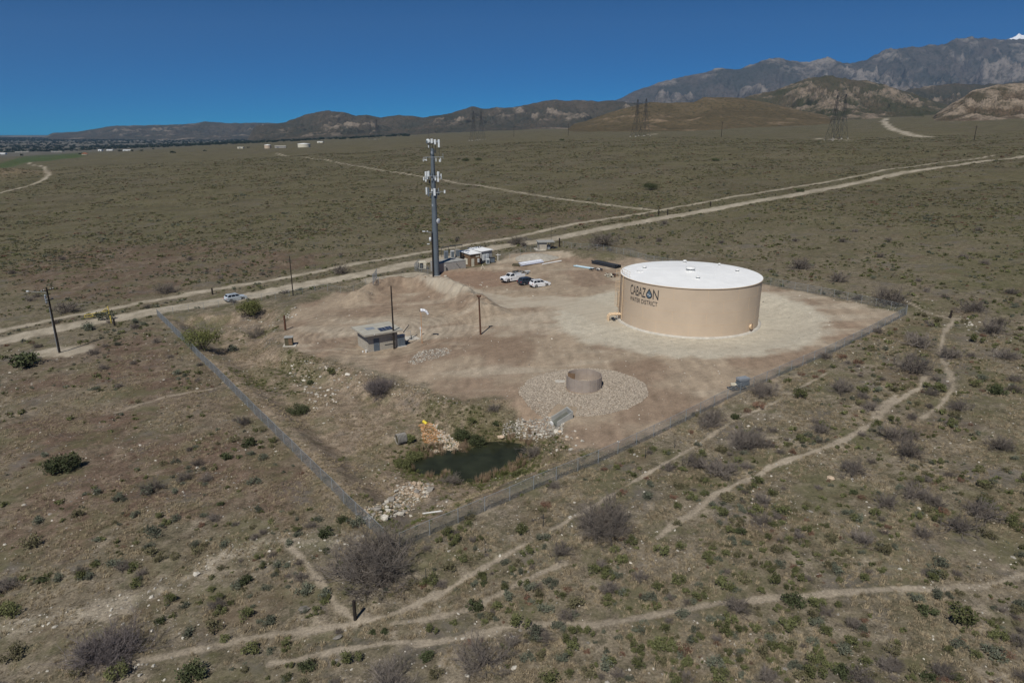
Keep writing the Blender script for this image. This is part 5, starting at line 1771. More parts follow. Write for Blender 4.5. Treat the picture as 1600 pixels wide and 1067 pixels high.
# ------------------------------------------------------------------ plants: prototypes
def leaf_cloud(seed, n, rx, rz, leaf, clumps=9, shell=.55, base_z=.05, flat=1.0):
    g = np.random.default_rng(seed)
    # clump centres spread through a low dome
    th = g.uniform(0, 2 * np.pi, clumps)
    rr_ = np.sqrt(g.uniform(0.02, 1, clumps)) * rx * .66
    cz = rz * (.38 + .42 * g.uniform(0, 1, clumps) * (1 - (rr_ / rx) ** 2))
    C = np.stack([rr_ * np.cos(th), rr_ * np.sin(th), cz], -1)
    cr = g.uniform(.24, .46, clumps) * rx
    k = g.integers(0, clumps, n)
    d = g.normal(size=(n, 3))
    d /= np.linalg.norm(d, axis=1, keepdims=True)
    rad = cr[k] * (shell + (1 - shell) * g.uniform(0, 1, n)) * g.uniform(.75, 1.15, n)
    P = C[k] + d * rad[:, None] * np.array([1, 1, min(1.0, rz / rx * 1.25) * flat])
    P[:, 2] = np.abs(P[:, 2] - base_z) + base_z * g.uniform(0, 1, n)
    a = d * .6 + g.normal(size=(n, 3)) * .6 + np.array([0, 0, .35])
    a /= np.linalg.norm(a, axis=1, keepdims=True)
    b = np.cross(a, g.normal(size=(n, 3)))
    b /= np.linalg.norm(b, axis=1, keepdims=True) + 1e-9
    s = leaf * g.uniform(.6, 1.4, n)[:, None]
    V = np.stack([P - a * s, P + b * s * .45, P + a * s, P - b * s * .45], 1).reshape(-1, 3)
    Fq = np.arange(4 * n).reshape(n, 4)
    return V, Fq, C, cr

def strands(list_of_pts, radii, sides=3):
    V, Fs = [], []
    for pts, (r0, r1) in zip(list_of_pts, radii):
        m = len(pts)
        d = pts[-1] - pts[0]
        d = d / (np.linalg.norm(d) + 1e-9)
        a = np.cross(d, [.31, .77, .55]); a /= np.linalg.norm(a) + 1e-9
        b = np.cross(d, a)
        k0 = len(V)
        for i, p in enumerate(pts):
            r = r0 + (r1 - r0) * i / (m - 1)
            for q in range(sides):
                t = 2 * math.pi * q / sides
                V.append(p + r * (math.cos(t) * a + math.sin(t) * b))
        for i in range(m - 1):
            for q in range(sides):
                e = (q + 1) % sides
                Fs.append((k0 + i * sides + q, k0 + i * sides + e, k0 + (i + 1) * sides + e, k0 + (i + 1) * sides + q))
    return V, Fs

def twig_bush(seed, main, sub, tw, rx, rz, r0):
    g = np.random.default_rng(seed)
    L, R = [], []
    def br(p, d, l, lev):
        pts = [p]
        m = 4 if lev < 2 else 3
        for i in range(m):
            d = d + g.normal(size=3) * .16 + np.array([0, 0, .06 if lev else -.02])
            d = d / np.linalg.norm(d)
            pts.append(pts[-1] + d * l / m)
        rr_ = r0 * (.55 ** lev)
        L.append(np.array(pts)); R.append((rr_, rr_ * .5))
        if lev == 0: cnt = sub
        elif lev == 1: cnt = tw
        else: return
        for i in range(cnt):
            q = g.uniform(.3, 1.0) * (len(pts) - 1)
            j = min(int(q), len(pts) - 2)
            p2 = pts[j] + (pts[j + 1] - pts[j]) * (q - j)
            d2 = d + g.normal(size=3) * .75 + np.array([0, 0, .15])
            d2 /= np.linalg.norm(d2)
            br(p2, d2, l * g.uniform(.35, .6), lev + 1)
    for i in range(main):
        t = g.uniform(0, 2 * np.pi)
        e = g.uniform(.15, 1.25)
        d = np.array([math.cos(t) * math.cos(e), math.sin(t) * math.cos(e), math.sin(e)])
        l = 1 / math.sqrt((math.cos(e) / rx) ** 2 + (math.sin(e) / rz) ** 2) * g.uniform(.5, .82)
        br(np.array([g.normal() * rx * .06, g.normal() * rx * .06, 0.]), d, l, 0)
    return strands(L, R)

def to_mesh(name, parts):
    V, Fs, mi, mats = [], [], [], []
    for k, (v, f, m) in enumerate(parts):
        o = len(V)
        V += [tuple(p) for p in v]
        Fs += [tuple(int(i) + o for i in q) for q in f]
        mi += [k] * len(f)
        mats.append(MATS[m])
    me = bpy.data.meshes.new(name)
    me.from_pydata(V, [], Fs)
    for m in mats:
        me.materials.append(m)
    me.polygons.foreach_set('material_index', mi)
    me.update()
    return me

def stems(seed, C, r):
    g = np.random.default_rng(seed)
    L = [np.array([[g.normal() * .03, g.normal() * .03, -.05], c * np.array([.55, .55, .5]), c]) for c in C]
    return strands(L, [(r, r * .4)] * len(L))

PROTO = {}
for k in range(4):
    V, Fq, C, cr = leaf_cloud(10 + k, 520, .55, .62, .050, 10)
    PROTO['green', k] = to_mesh('green_shrub', [(V, Fq, 'leaf_green'), (*stems(k, C, .012), 'twig_grey')])
    V, Fq, C, cr = leaf_cloud(20 + k, 520, .55, .50, .046, 9)
    PROTO['sage', k] = to_mesh('sage_shrub', [(V, Fq, 'leaf_sage'), (*stems(k, C, .012), 'twig_grey')])
    V, Fq, C, cr = leaf_cloud(30 + k, 460, .55, .50, .046, 8)
    PROTO['olive', k] = to_mesh('olive_shrub', [(V, Fq, 'leaf_olive'), (*stems(k, C, .010), 'twig_grey')])
    V, Fq, C, cr = leaf_cloud(40 + k, 420, .55, .40, .042, 8)
    PROTO['red', k] = to_mesh('red_shrub', [(V, Fq, 'leaf_red'), (*stems(k, C, .010), 'twig_grey')])
    V, Fq, C, cr = leaf_cloud(45 + k, 700, .55, .42, .050, 12)
    PROTO['dark', k] = to_mesh('dark_shrub', [(V, Fq, 'leaf_dark'), (*stems(k, C, .012), 'twig_grey')])
    v, f = twig_bush(50 + k, 30, 7, 6, .66, .52, .0095)
    PROTO['dead', k] = to_mesh('dry_bush', [(v, f, 'twig_grey')])
    v, f = twig_bush(60 + k, 12, 3, 2, .62, .5, .014)
    PROTO['deadlite', k] = to_mesh('dry_bush', [(v, f, 'twig_grey')])
    V, Fq, C, cr = leaf_cloud(70 + k, 110, .55, .5, .10, 6)
    PROTO['lite_green', k] = to_mesh('scrub', [(V, Fq, 'leaf_green')])
    V, Fq, C, cr = leaf_cloud(80 + k, 110, .55, .5, .10, 6)
    PROTO['lite_sage', k] = to_mesh('scrub', [(V, Fq, 'leaf_sage')])
    V, Fq, C, cr = leaf_cloud(90 + k, 110, .55, .45, .10, 6)
    PROTO['lite_olive', k] = to_mesh('scrub', [(V, Fq, 'leaf_olive')])
    V, Fq, C, cr = leaf_cloud(95 + k, 90, .5, .35, .10, 6)
    PROTO['lite_red', k] = to_mesh('scrub', [(V, Fq, 'leaf_red')])
    # dry grass tuft and reeds
    g = np.random.default_rng(200 + k)
    def blades(n, h, spread, w):
        V, Fs = [], []
        for i in range(n):
            t = g.uniform(0, 6.28); l = h * g.uniform(.5, 1.1); s = spread * g.uniform(.2, 1)
            p = np.array([g.normal() * spread * .35, g.normal() * spread * .35, 0])
            q = p + np.array([math.cos(t) * s, math.sin(t) * s, l])
            b = np.array([-math.sin(t), math.cos(t), 0]) * w
            o = len(V)
            V += [p - b, p + b, (p + q) / 2 + b * .7 + [0, 0, l * .08], (p + q) / 2 - b * .7 + [0, 0, l * .08], q]
            Fs += [(o, o + 1, o + 2, o + 3), (o + 3, o + 2, o + 4)]
        return V, Fs
    v, f = blades(26, .22, .20, .010)
    PROTO['straw', k] = to_mesh('dry_grass', [(v, f, 'straw')])
    v, f = blades(60, 1.3, .35, .016)
    PROTO['reed', k] = to_mesh('reed_clump', [(v, f, 'reed')])
    v, f = blades(60, 1.0, .35, .018)
    PROTO['reedg', k] = to_mesh('reed_clump', [(v, f, 'reed_green')])
    v, f = blades(30, .16, .22, .016)
    PROTO['grass', k] = to_mesh('green_grass', [(v, f, 'reed_green')])

def rock_mesh(seed, mat, flat=.65):
    g = np.random.default_rng(seed)
    bm = bmesh.new()
    bmesh.ops.create_icosphere(bm, subdivisions=1, radius=.5)
    sc = np.array([1, g.uniform(.6, .95), flat * g.uniform(.7, 1.1)])
    for v in bm.verts:
        q = g.uniform(.78, 1.16)
        v.co = Vector((v.co.x * sc[0] * q, v.co.y * sc[1] * q, v.co.z * sc[2] * q))
    me = bpy.data.meshes.new('rock')
    bm.to_mesh(me)
    bm.free()
    me.materials.append(MATS[mat])
    return me
for k in range(5):
    for m in ('rock_pale', 'rock_grey', 'rock_orange', 'rock_tan', 'gravel'):
        PROTO[m, k] = rock_mesh(300 + k, m, .45 if m == 'rock_grey' else .62)

# ------------------------------------------------------------------ plants: the ones that stand out, one by one
def zone_of(u, v):
    if v < 500: return 'beyond the dirt road'
    if u < 560 and v < 860: return 'in the reddish field left of the fence'
    if u < 560: return 'in the left foreground scrub'
    if u < 1000: return 'in the middle foreground scrub'
    if v > 760: return 'in the right foreground scrub'
    return 'in the scrub right of the compound'

KIND = {'green': ('green_shrub', 'leafy green desert shrub'), 'sage': ('sage_shrub', 'grey-green sage shrub'), 'olive': ('olive_shrub', 'yellowish olive shrub'),
        'red': ('red_shrub', 'low reddish-brown shrub'), 'dead': ('dry_bush', 'leafless grey twiggy bush'), 'dark': ('dark_shrub', 'dark green dense shrub')}
PLACED = []
SINGLE = []
def put(kind, x, y, w, hgt, label, group=None, cat='shrub'):
    o = bpy.data.objects.new(KIND[kind][0], PROTO[kind, random.randrange(4)])
    COL.objects.link(o)
    o.location = (x, y, hz(x, y) - .03)
    o.rotation_euler = (0, 0, random.uniform(0, 6.28))
    o.scale = (w, w * random.uniform(.85, 1.1), hgt)
    tag(o, label, cat, group)
    PLACED.append((x, y, w * .6))
    return o

SEEN = [  # kind, u, v, width in photo pixels
    ('sage', 475, 926, 30), ('dark', 513, 861, 18), ('dark', 509, 836, 30), ('sage', 450, 851, 20), ('sage', 421, 974, 26), ('dark', 582, 990, 15), ('dark', 601, 988, 16), ('dark', 661, 1028, 28), ('green', 675, 988, 24), ('green', 708, 975, 14),
    ('dark', 743, 950, 32), ('dark', 755, 914, 16), ('green', 822, 866, 24), ('green', 813, 834, 28), ('sage', 813, 895, 16), ('olive', 704, 891, 30), ('sage', 601, 924, 14), ('dead', 574, 928, 16), ('dark', 479, 1045, 30), ('green', 550, 1034, 36),
    ('green', 493, 958, 20), ('green', 788, 922, 18), ('green', 818, 915, 22), ('sage', 851, 956, 30), ('olive', 902, 946, 36), ('green', 890, 1004, 26), ('green', 813, 979, 36), ('sage', 871, 979, 22), ('green', 921, 991, 22), ('sage', 946, 1042, 32),
    ('green', 857, 1062, 34), ('green', 888, 1056, 20), ('olive', 680, 1055, 28), ('sage', 878, 1030, 26), ('olive', 840, 930, 24), ('green', 925, 895, 26), ('green', 950, 905, 24), ('sage', 860, 915, 26),
    ('sage', 184, 781, 22), ('olive', 124, 806, 26), ('sage', 58, 817, 24), ('sage', 243, 834, 32), ('sage', 274, 813, 20), ('sage', 352, 853, 22), ('sage', 304, 853, 20), ('sage', 179, 885, 28), ('green', 151, 884, 18), ('dark', 66, 909, 20),
    ('sage', 90, 906, 22), ('dark', 389, 910, 28), ('olive', 249, 876, 20), ('dark', 389, 696, 26), ('dark', 350, 719, 26), ('sage', 410, 718, 20), ('sage', 392, 710, 16), ('dark', 252, 972, 22), ('sage', 295, 992, 26), ('green', 394, 1020, 30),
    ('green', 381, 966, 30), ('sage', 422, 973, 24), ('green', 186, 1054, 44), ('olive', 122, 1053, 28), ('dark', 302, 1058, 50), ('olive', 22, 1026, 40), ('olive', 333, 983, 34), ('sage', 430, 900, 14), ('dark', 345, 790, 14), ('sage', 318, 808, 16), ('olive', 50, 852, 36), ('green', 350, 1000, 20),
    ('sage', 435, 885, 20), ('sage', 415, 920, 18), ('dead', 470, 905, 28), ('sage', 465, 838, 18), ('dark', 535, 815, 20), ('sage', 555, 820, 30),
    ('dark', 1159, 836, 24), ('green', 1033, 864, 28), ('green', 1064, 855, 22), ('green', 1103, 874, 22), ('green', 1136, 867, 18), ('green', 1058, 909, 26), ('green', 1212, 909, 28), ('green', 1233, 921, 18), ('dark', 1239, 944, 38), ('green', 1190, 925, 16),
    ('green', 1293, 991, 28), ('green', 1330, 1006, 26), ('olive', 1192, 1020, 34), ('green', 1274, 1058, 36), ('dark', 1317, 1055, 36), ('green', 1047, 1014, 24), ('green', 1505, 970, 52), ('green', 1565, 996, 26), ('sage', 1468, 884, 30), ('sage', 1431, 937, 26),
    ('dark', 1449, 958, 30), ('dark', 1332, 771, 16), ('sage', 1324, 804, 20), ('green', 1262, 829, 18), ('green', 1290, 823, 12), ('olive', 1300, 845, 24), ('green', 1112, 880, 18), ('sage', 1160, 800, 16), ('olive', 1060, 820, 20), ('green', 1200, 842, 16),
    ('green', 1090, 1000, 22), ('sage', 1078, 1002, 22), ('green', 1000, 1040, 26), ('green', 955, 1036, 24), ('sage', 1120, 1040, 30), ('green', 1020, 1010, 20), ('olive', 1395, 1020, 30), ('sage', 1500, 1010, 26), ('olive', 1240, 1010, 26), ('green', 1350, 1040, 26),
    ('dark', 1450, 1060, 26), ('green', 985, 850, 24), ('green', 945, 895, 24), ('green', 960, 860, 18), ('olive', 1100, 925, 22), ('green', 1180, 985, 20), ('green', 1245, 975, 22), ('sage', 1205, 1000, 22),
    ('green', 1389, 524, 14), ('green', 1251, 622, 26), ('dark', 1149, 654, 17), ('green', 1470, 611, 24), ('dark', 1559, 616, 30), ('green', 1527, 535, 24), ('green', 1397, 658, 18), ('green', 1153, 722, 18), ('sage', 1090, 696, 14), ('olive', 1128, 706, 22),
    ('red', 1318, 560, 20), ('red', 1338, 568, 22), ('red', 1187, 636, 26), ('red', 1166, 643, 16), ('red', 1284, 582, 14), ('red', 1252, 586, 14), ('red', 1272, 590, 14), ('red', 975, 770, 16), ('red', 855, 790, 22), ('red', 965, 728, 16), ('red', 945, 735, 14), ('red', 1010, 748, 14), ('red', 1080, 676, 14),
    ('dead', 876, 866, 44), ('dead', 1126, 742, 64), ('dead', 1084, 728, 44), ('dead', 1381, 788, 48), ('dead', 1431, 776, 50), ('dead', 1538, 806, 62), ('dead', 1348, 848, 50), ('dead', 1439, 838, 36), ('dead', 1501, 830, 60), ('dead', 1328, 738, 48),
    ('dead', 1196, 1062, 44), ('dead', 1389, 476, 66), ('dead', 1311, 612, 46), ('dead', 1424, 580, 68), ('dead', 1441, 542, 54), ('dead', 1394, 686, 56), ('dead', 1286, 676, 40), ('dead', 1293, 560, 26), ('dead', 1514, 486, 46), ('dead', 1418, 712, 62),
    ('dead', 1327, 731, 30), ('dead', 1360, 640, 34), ('dead', 1490, 560, 46), ('dead', 1550, 520, 50), ('dead', 1570, 560, 40), ('dead', 1348, 622, 26), ('dead', 236, 766, 42), ('dead', 308, 727, 24), ('dead', 1000, 905, 30), ('dead', 1150, 955, 50), ('dead', 1560, 700, 46), ('dead', 1500, 640, 40),
    ('dead', 103, 488, 42), ('dead', 258, 458, 40), ('dead', 535, 428, 32), ('dead', 810, 382, 32), ('dead', 945, 384, 50), ('dead', 1310, 440, 36), ('dead', 1250, 420, 40),
    ('dead', 770, 640, 22), ('green', 735, 662, 18), ('dark', 775, 662, 12), ('sage', 362, 548, 22), ('dark', 485, 600, 14), ('green', 518, 585, 20), ('sage', 230, 770, 26), ('dark', 40, 572, 46), ('sage', 45, 563, 30), ('sage', 165, 500, 30), ('sage', 210, 505, 18), ('sage', 140, 515, 26),
    ('dead', 1195, 614, 44), ('dead', 1112, 658, 50),
]
NUMW = {}
for kind, u, v, wpx in SEEN:
    p = at(u, v)
    depth = CP * p.y - SP * (p.z - CAMH)
    w = wpx / F * depth * 1.06
    hgt = w * {'dead': .85, 'red': .8, 'dark': .95}.get(kind, .92)
    SINGLE.append((put(kind, p.x, p.y, w, hgt, None), kind, u, v))

# ------------------------------------------------------------------ big bushes and small trees with their own shape
def big_bush(u, v, wpx, hf, kind, name, label, seed, cat='bush'):
    p = at(u, v)
    depth = CP * p.y - SP * (p.z - CAMH)
    W = wpx / F * depth
    t = thing(name, label, cat, (p.x, p.y, p.z - .05))
    if kind == 'dead':
        v_, f_ = twig_bush(seed, *((78, 9, 7) if W > 4.5 else (38, 7, 5)), W * .74, W * hf * 1.05, .022 * max(1, W / 4))
        o = bpy.data.objects.new('branches', to_mesh('branches', [(v_, f_, 'twig_purple' if 'purple' in label else 'twig_grey')]))
        COL.objects.link(o); o.parent = t
        v_, f_ = strands([np.array([[0, 0, -.2], [.1 * q, .1, .35], [.25 * q, .2 * (q % 2), .8]]) for q in (-1.5, -.5, .6, 1.4)], [(.09, .04)] * 4, 6)
        o = bpy.data.objects.new('trunk', to_mesh('trunk', [(v_, f_, 'twig_grey')]))
        COL.objects.link(o); o.parent = t
    else:
        n = int(2600 * max(1, W / 5))
        V, Fq, C, cr = leaf_cloud(seed, n, W * .5, W * hf, .12 if W > 4 else .08, 26, .35)
        o = bpy.data.objects.new('crown', to_mesh('crown', [(V, Fq, kind)]))
        COL.objects.link(o); o.parent = t
        o = bpy.data.objects.new('trunk', to_mesh('trunk', [(*stems(seed, C, .07), 'twig_grey')]))
        COL.objects.link(o); o.parent = t
    PLACED.append((p.x, p.y, W * .5))
    return t
big_bush(317, 546, 70, .62, 'leaf_mesquite', 'mesquite_tree', 'wide yellow-green mesquite against the left fence', 401, 'tree')
big_bush(392, 494, 50, .62, 'leaf_mesquite', 'mesquite_tree', 'smaller yellow-green mesquite beside the road and pale car', 402, 'tree')
big_bush(400, 527, 32, .6, 'dead', 'dry_bush', 'grey-brown dry bush right of the wide mesquite', 403)
big_bush(593, 614, 56, .42, 'dead', 'dry_bush', 'large purple-grey dry bush on rocky slope below the pump house', 404)
big_bush(466, 645, 44, .30, 'leaf_dark', 'spreading_bush', 'low dark green spreading bush on the rocky slope', 405)
big_bush(98, 735, 64, .40, 'leaf_dark', 'spreading_bush', 'dark green sprawling bush alone in the reddish field', 406)
big_bush(588, 897, 128, .52, 'dead', 'dry_tree', 'largest grey leafless tree at the near fence corner', 407, 'tree')
big_bush(943, 830, 92, .50, 'dead', 'dry_tree', 'pale grey leafless tree right of the near fence', 408, 'tree')
big_bush(755, 1040, 88, .62, 'dead', 'dry_tree', 'grey leafless tree at bottom centre by the trail', 409, 'tree')
big_bush(606, 1075, 90, .55, 'dead', 'dry_tree', 'grey leafless bush cut by the bottom edge', 410, 'tree')
big_bush(170, 1028, 112, .42, 'dead', 'dry_tree', 'broad purple-grey leafless bush at bottom left', 411, 'tree')
big_bush(1168, 698, 64, .45, 'dead', 'dry_tree', 'grey leafless bush right of the gravel ring outside the fence', 412)
big_bush(1110, 668, 46, .55, 'dead', 'dry_tree', 'brown leafless bush touching the right fence', 413)
big_bush(1193, 619, 44, .55, 'dead', 'dry_tree', 'grey leafless bush beside the ribbed crate outside the fence', 414)
big_bush(722, 683, 36, .4, 'leaf_dark', 'pond_bush', 'dense dark green bush on the far pond bank', 415)
big_bush(745, 694, 38, .36, 'leaf_dark', 'pond_bush', 'dark green bush overhanging the pond', 416)
big_bush(640, 690, 24, .5, 'leaf_green', 'pond_bush', 'fresh green bush left of the rock chute', 417)
big_bush(648, 716, 38, .3, 'leaf_green', 'pond_bush', 'low green bush on the left pond shore', 418)
big_bush(628, 728, 34, .28, 'leaf_green', 'pond_bush', 'low green bush at the far left pond corner', 421)
big_bush(812, 745, 30, .3, 'leaf_green', 'pond_bush', 'small fresh green bush on the near right pond bank', 422)
big_bush(705, 755, 40, .4, 'dead', 'pond_bush', 'brown dry bush on the near pond shore', 419)
big_bush(835, 712, 44, .4, 'dead', 'pond_bush', 'brown dry bush on the right pond shore', 420)
for u, v, w, lb in ((1017, 297, 36, 'dark green thicket alone on the far plain'), (728, 252, 16, 'dark far thicket right of the cell tower'), (748, 251, 14, 'small dark far thicket at right of its neighbour'), (1118, 252, 16, 'dark thicket far out below the brown hill'),
                    (1436, 184, 22, 'dark trees at the foot of the rocky hill'), (878, 220, 10, 'small dark tree on the far plain'), (1250, 300, 16, 'low dark thicket near the far road')):
    big_bush(u, v, w, .3, 'leaf_dark', 'thicket', lb, 430 + u)

# ------------------------------------------------------------------ scattered plants
def free_mask(X, Y, c=None):
    f = ground_fields(X, Y)
    droad, dtrail = f[3], f[4]
    site = sdist(X, Y, SITE)
    dirt = sdist(X, Y, SITE_DIRT)
    pond = sdist(X, Y, POND)
    wash = dist_poly(X, Y, WASH[0][0])
    return droad, dtrail, site, dirt, pond, wash

def cand(n, r0, r1, azm=44, power=1.0):
    r = np.exp(RNG.uniform(math.log(r0), math.log(r1), n)) if power == 0 else (RNG.uniform(r0 ** power, r1 ** power, n)) ** (1 / power)
    a = np.radians(RNG.uniform(-azm, azm, n))
    return r * np.sin(a), r * np.cos(a)

def pix(X, Y, Z):
    fw = CP * Y - SP * (Z - CAMH)
    return 800 + F * X / fw, 533.5 - F * (SP * Y + CP * (Z - CAMH)) / fw

pool = {}
X, Y = cand(50000, 36, 330, power=1.15)
droad, dtrail, site, dirt, pond, wash = free_mask(X, Y)
r = np.hypot(X, Y)
clump = fbm(X / 7, Y / 7, 3, 77)
clump2 = fbm(X / 30, Y / 30, 3, 78)
redf = sdist(X, Y, RED1) < 0
ok = (droad > .5) & (dtrail > .35) & (site > .8) & (wash > 1.2)
ok &= RNG.uniform(0, 1, len(X)) < ss(.34, .66, clump) * .85 * np.where(redf, .38, np.where((X < -5) & (Y < 110), .6, 1.0))
X, Y, r, clump, clump2, redf = [a[ok] for a in (X, Y, r, clump, clump2, redf)]
Z = height(X, Y)
U, Vv = pix(X, Y, Z)
rnd = RNG.uniform(0, 1, len(X))
side = ss(-20, 40, X)
kindsel = np.where(rnd < .34 + .10 * side, 'green', np.where(rnd < .62, 'sage', np.where(rnd < .82, 'olive', np.where(rnd < .90, 'red', 'dead'))))
# keep clear of the hand-placed ones
pl = np.array(PLACED)
keep = np.ones(len(X), bool)
for px, py, pr in pl:
    keep &= (X - px) ** 2 + (Y - py) ** 2 > (pr * .8) ** 2
X, Y, Z, r, U, Vv, kindsel = [a[keep] for a in (X, Y, Z, r, U, Vv, kindsel)]
size = np.exp(RNG.normal(-.40, .42, len(X)))
size = np.clip(size, .3, 1.7)
size = np.where(kindsel == 'dead', size * 1.7, size)
size = np.where(kindsel == 'red', size * .8, size)
inview = (U > -20) & (U < 1620) & (Vv > 150) & (Vv < 1090)
pxs = size / r * inview
order = np.argsort(-pxs)
single = np.zeros(len(X), bool)
have = {k: sum(1 for s in SEEN if s[0] == k) for k in KIND}
for i in order:
    k = kindsel[i]
    if inview[i] and have[k] < 240:
        have[k] += 1
        single[i] = True
for i in np.where(single)[0]:
    k = str(kindsel[i])
    w = float(size[i])
    SINGLE.append((put(k, float(X[i]), float(Y[i]), w, w * random.uniform(.75, 1.05), None), k, float(U[i]), float(Vv[i])))

# every single shrub is told apart by its kind and its place next to a landmark
MARKS = [(585, 869, 'the largest leafless tree'), (935, 795, 'the pale leafless tree'), (755, 1010, 'the bottom centre leafless tree'), (175, 1000, 'the broad bottom left bush'), (100, 725, 'the sprawling dark bush'), (555, 955, 'the trail post'),
         (1485, 490, 'the small right post'), (1160, 600, 'the ribbed crate'), (1168, 685, 'the leafless bush by the gravel ring'), (92, 545, 'the leaning utility pole'), (155, 495, 'the yellow gate'), (317, 525, 'the wide mesquite'), (250, 495, 'the far left fence corner'),
         (1416, 485, 'the right fence corner'), (855, 382, 'the concrete vault'), (1036, 332, 'the track junction posts'), (680, 400, 'the cell tower foot'), (600, 845, 'the near fence corner'), (1298, 748, 'the rounded tan boulder'), (1383, 832, 'the tan boulder'),
         (1600, 900, 'where the lower trail leaves the picture'), (0, 985, 'where the pale wash leaves the picture'), (735, 720, 'the pond'), (475, 953, 'the flat grey boulder'), (1600, 1067, 'the bottom right picture corner'), (0, 1067, 'the bottom left picture corner'), (1150, 1067, 'the bottom edge right of centre'), (1600, 600, 'the right picture edge'), (0, 750, 'the left picture edge'), (362, 467, 'the pale car on the road'), (1030, 838, 'the near end of the middle trail')]
bucket = {}
for o, k, u, v in SINGLE:
    d, j = min((math.hypot(u - a, (v - b) * 1.3), j) for j, (a, b, c) in enumerate(MARKS))
    a, b, c = MARKS[j]
    rel = ('right of' if u > a else 'left of') if abs(u - a) > abs(v - b) else ('below' if v > b else 'above')
    bucket.setdefault((k, rel, c), []).append((d, o))
NTH = ['nearest', 'second nearest', 'third nearest', 'fourth nearest', 'fifth nearest', 'sixth nearest', 'seventh nearest', 'eighth nearest', 'ninth nearest', 'tenth nearest', 'eleventh nearest', 'twelfth nearest']
for (k, rel, c), lst in bucket.items():
    lst.sort(key=lambda q: q[0])
    for i, (d, o) in enumerate(lst):
        nm = KIND[k][1]
        lb = '%s %s %s %s' % (nm, NTH[i], rel, c) if i < len(NTH) else '%s farther off %s %s' % (nm, rel, c)
        o['label'] = lb
        o['group'] = KIND[k][1] + 's in the open scrub'

def points_object(name, protos, X, Y, Z, S, SZ, idx, kind='stuff', tilt=0.0, label=None):
    me = bpy.data.meshes.new(name)
    n = len(X)
    me.vertices.add(n)
    me.vertices.foreach_set('co', np.stack([X, Y, Z], -1).astype(np.float32).ravel())
    a = me.attributes.new('scl', 'FLOAT_VECTOR', 'POINT')
    a.data.foreach_set('vector', np.stack([S, S * RNG.uniform(.8, 1.15, n), SZ], -1).astype(np.float32).ravel())
    a = me.attributes.new('rot', 'FLOAT_VECTOR', 'POINT')
    a.data.foreach_set('vector', np.stack([RNG.normal(0, tilt + 1e-4, n), RNG.normal(0, tilt + 1e-4, n), RNG.uniform(0, 6.28, n)], -1).astype(np.float32).ravel())
    a = me.attributes.new('pick', 'INT', 'POINT')
    a.data.foreach_set('value', idx.astype(np.int32))
    o = bpy.data.objects.new(name, me)
    COL.objects.link(o)
    tag(o, label, None, None, kind)
    coll = bpy.data.collections.new(name + '_kinds')
    for i, m in enumerate(protos):
        coll.objects.link(bpy.data.objects.new('%s_kind_%03d' % (name, i), m))
    ng = bpy.data.node_groups.new(name, 'GeometryNodeTree')
    ng.interface.new_socket('Geometry', in_out='INPUT', socket_type='NodeSocketGeometry')
    ng.interface.new_socket('Geometry', in_out='OUTPUT', socket_type='NodeSocketGeometry')
    N, L = ng.nodes, ng.links
    gi, go = N.new('NodeGroupInput'), N.new('NodeGroupOutput')
    m2p = N.new('GeometryNodeMeshToPoints')
    iop = N.new('GeometryNodeInstanceOnPoints')
    ci = N.new('GeometryNodeCollectionInfo')
    ci.inputs['Collection'].default_value = coll
    ci.inputs['Separate Children'].default_value = True
    ci.inputs['Reset Children'].default_value = True
    def named(nm, ty):
        q = N.new('GeometryNodeInputNamedAttribute')
        q.data_type = ty
        q.inputs['Name'].default_value = nm
        return q.outputs['Attribute']
    L.new(gi.outputs[0], m2p.inputs['Mesh'])
    L.new(m2p.outputs[0], iop.inputs['Points'])
    L.new(ci.outputs[0], iop.inputs['Instance'])
    iop.inputs['Pick Instance'].default_value = True
    L.new(named('pick', 'INT'), iop.inputs['Instance Index'])
    L.new(named('rot', 'FLOAT_VECTOR'), iop.inputs['Rotation'])
    L.new(named('scl', 'FLOAT_VECTOR'), iop.inputs['Scale'])
    L.new(iop.outputs[0], go.inputs[0])
    o.modifiers.new('scatter', 'NODES').node_group = ng
    return o

rest = ~single
names = {'green': 0, 'sage': 1, 'olive': 2, 'red': 3, 'dead': 4}
prs = [PROTO['lite_green', k] for k in range(4)] + [PROTO['lite_sage', k] for k in range(4)] + [PROTO['lite_olive', k] for k in range(4)] + [PROTO['lite_red', k] for k in range(4)] + [PROTO['deadlite', k] for k in range(4)]
gi_ = np.array([names[str(k)] for k in kindsel[rest]]) * 4 + RNG.integers(0, 4, rest.sum())
points_object('scrub', prs, X[rest], Y[rest], Z[rest] - .03, size[rest], size[rest] * .85, gi_, label='thousands of small desert shrubs covering the plain')
# farther scrub, thinning out
X2, Y2 = cand(80000, 240, 1000, 43, 1.0)
f2 = ground_fields(X2, Y2)
ok = (f2[3] > 1.0) & (RNG.uniform(0, 1, len(X2)) < ss(.34, .6, fbm(X2 / 16, Y2 / 16, 3, 79)))
X2, Y2 = X2[ok], Y2[ok]
n2 = len(X2)
s2 = np.clip(np.exp(RNG.normal(.05, .4, n2)), .5, 3.0) * (1 + np.hypot(X2, Y2) / 1400)
k2 = RNG.choice([0, 1, 2, 2, 2, 3, 4], n2) * 4 + RNG.integers(0, 4, n2)
points_object('distant_scrub', prs, X2, Y2, height(X2, Y2) - .05, s2, s2 * .42, k2, label='far desert scrub dotting the plain beyond the road')

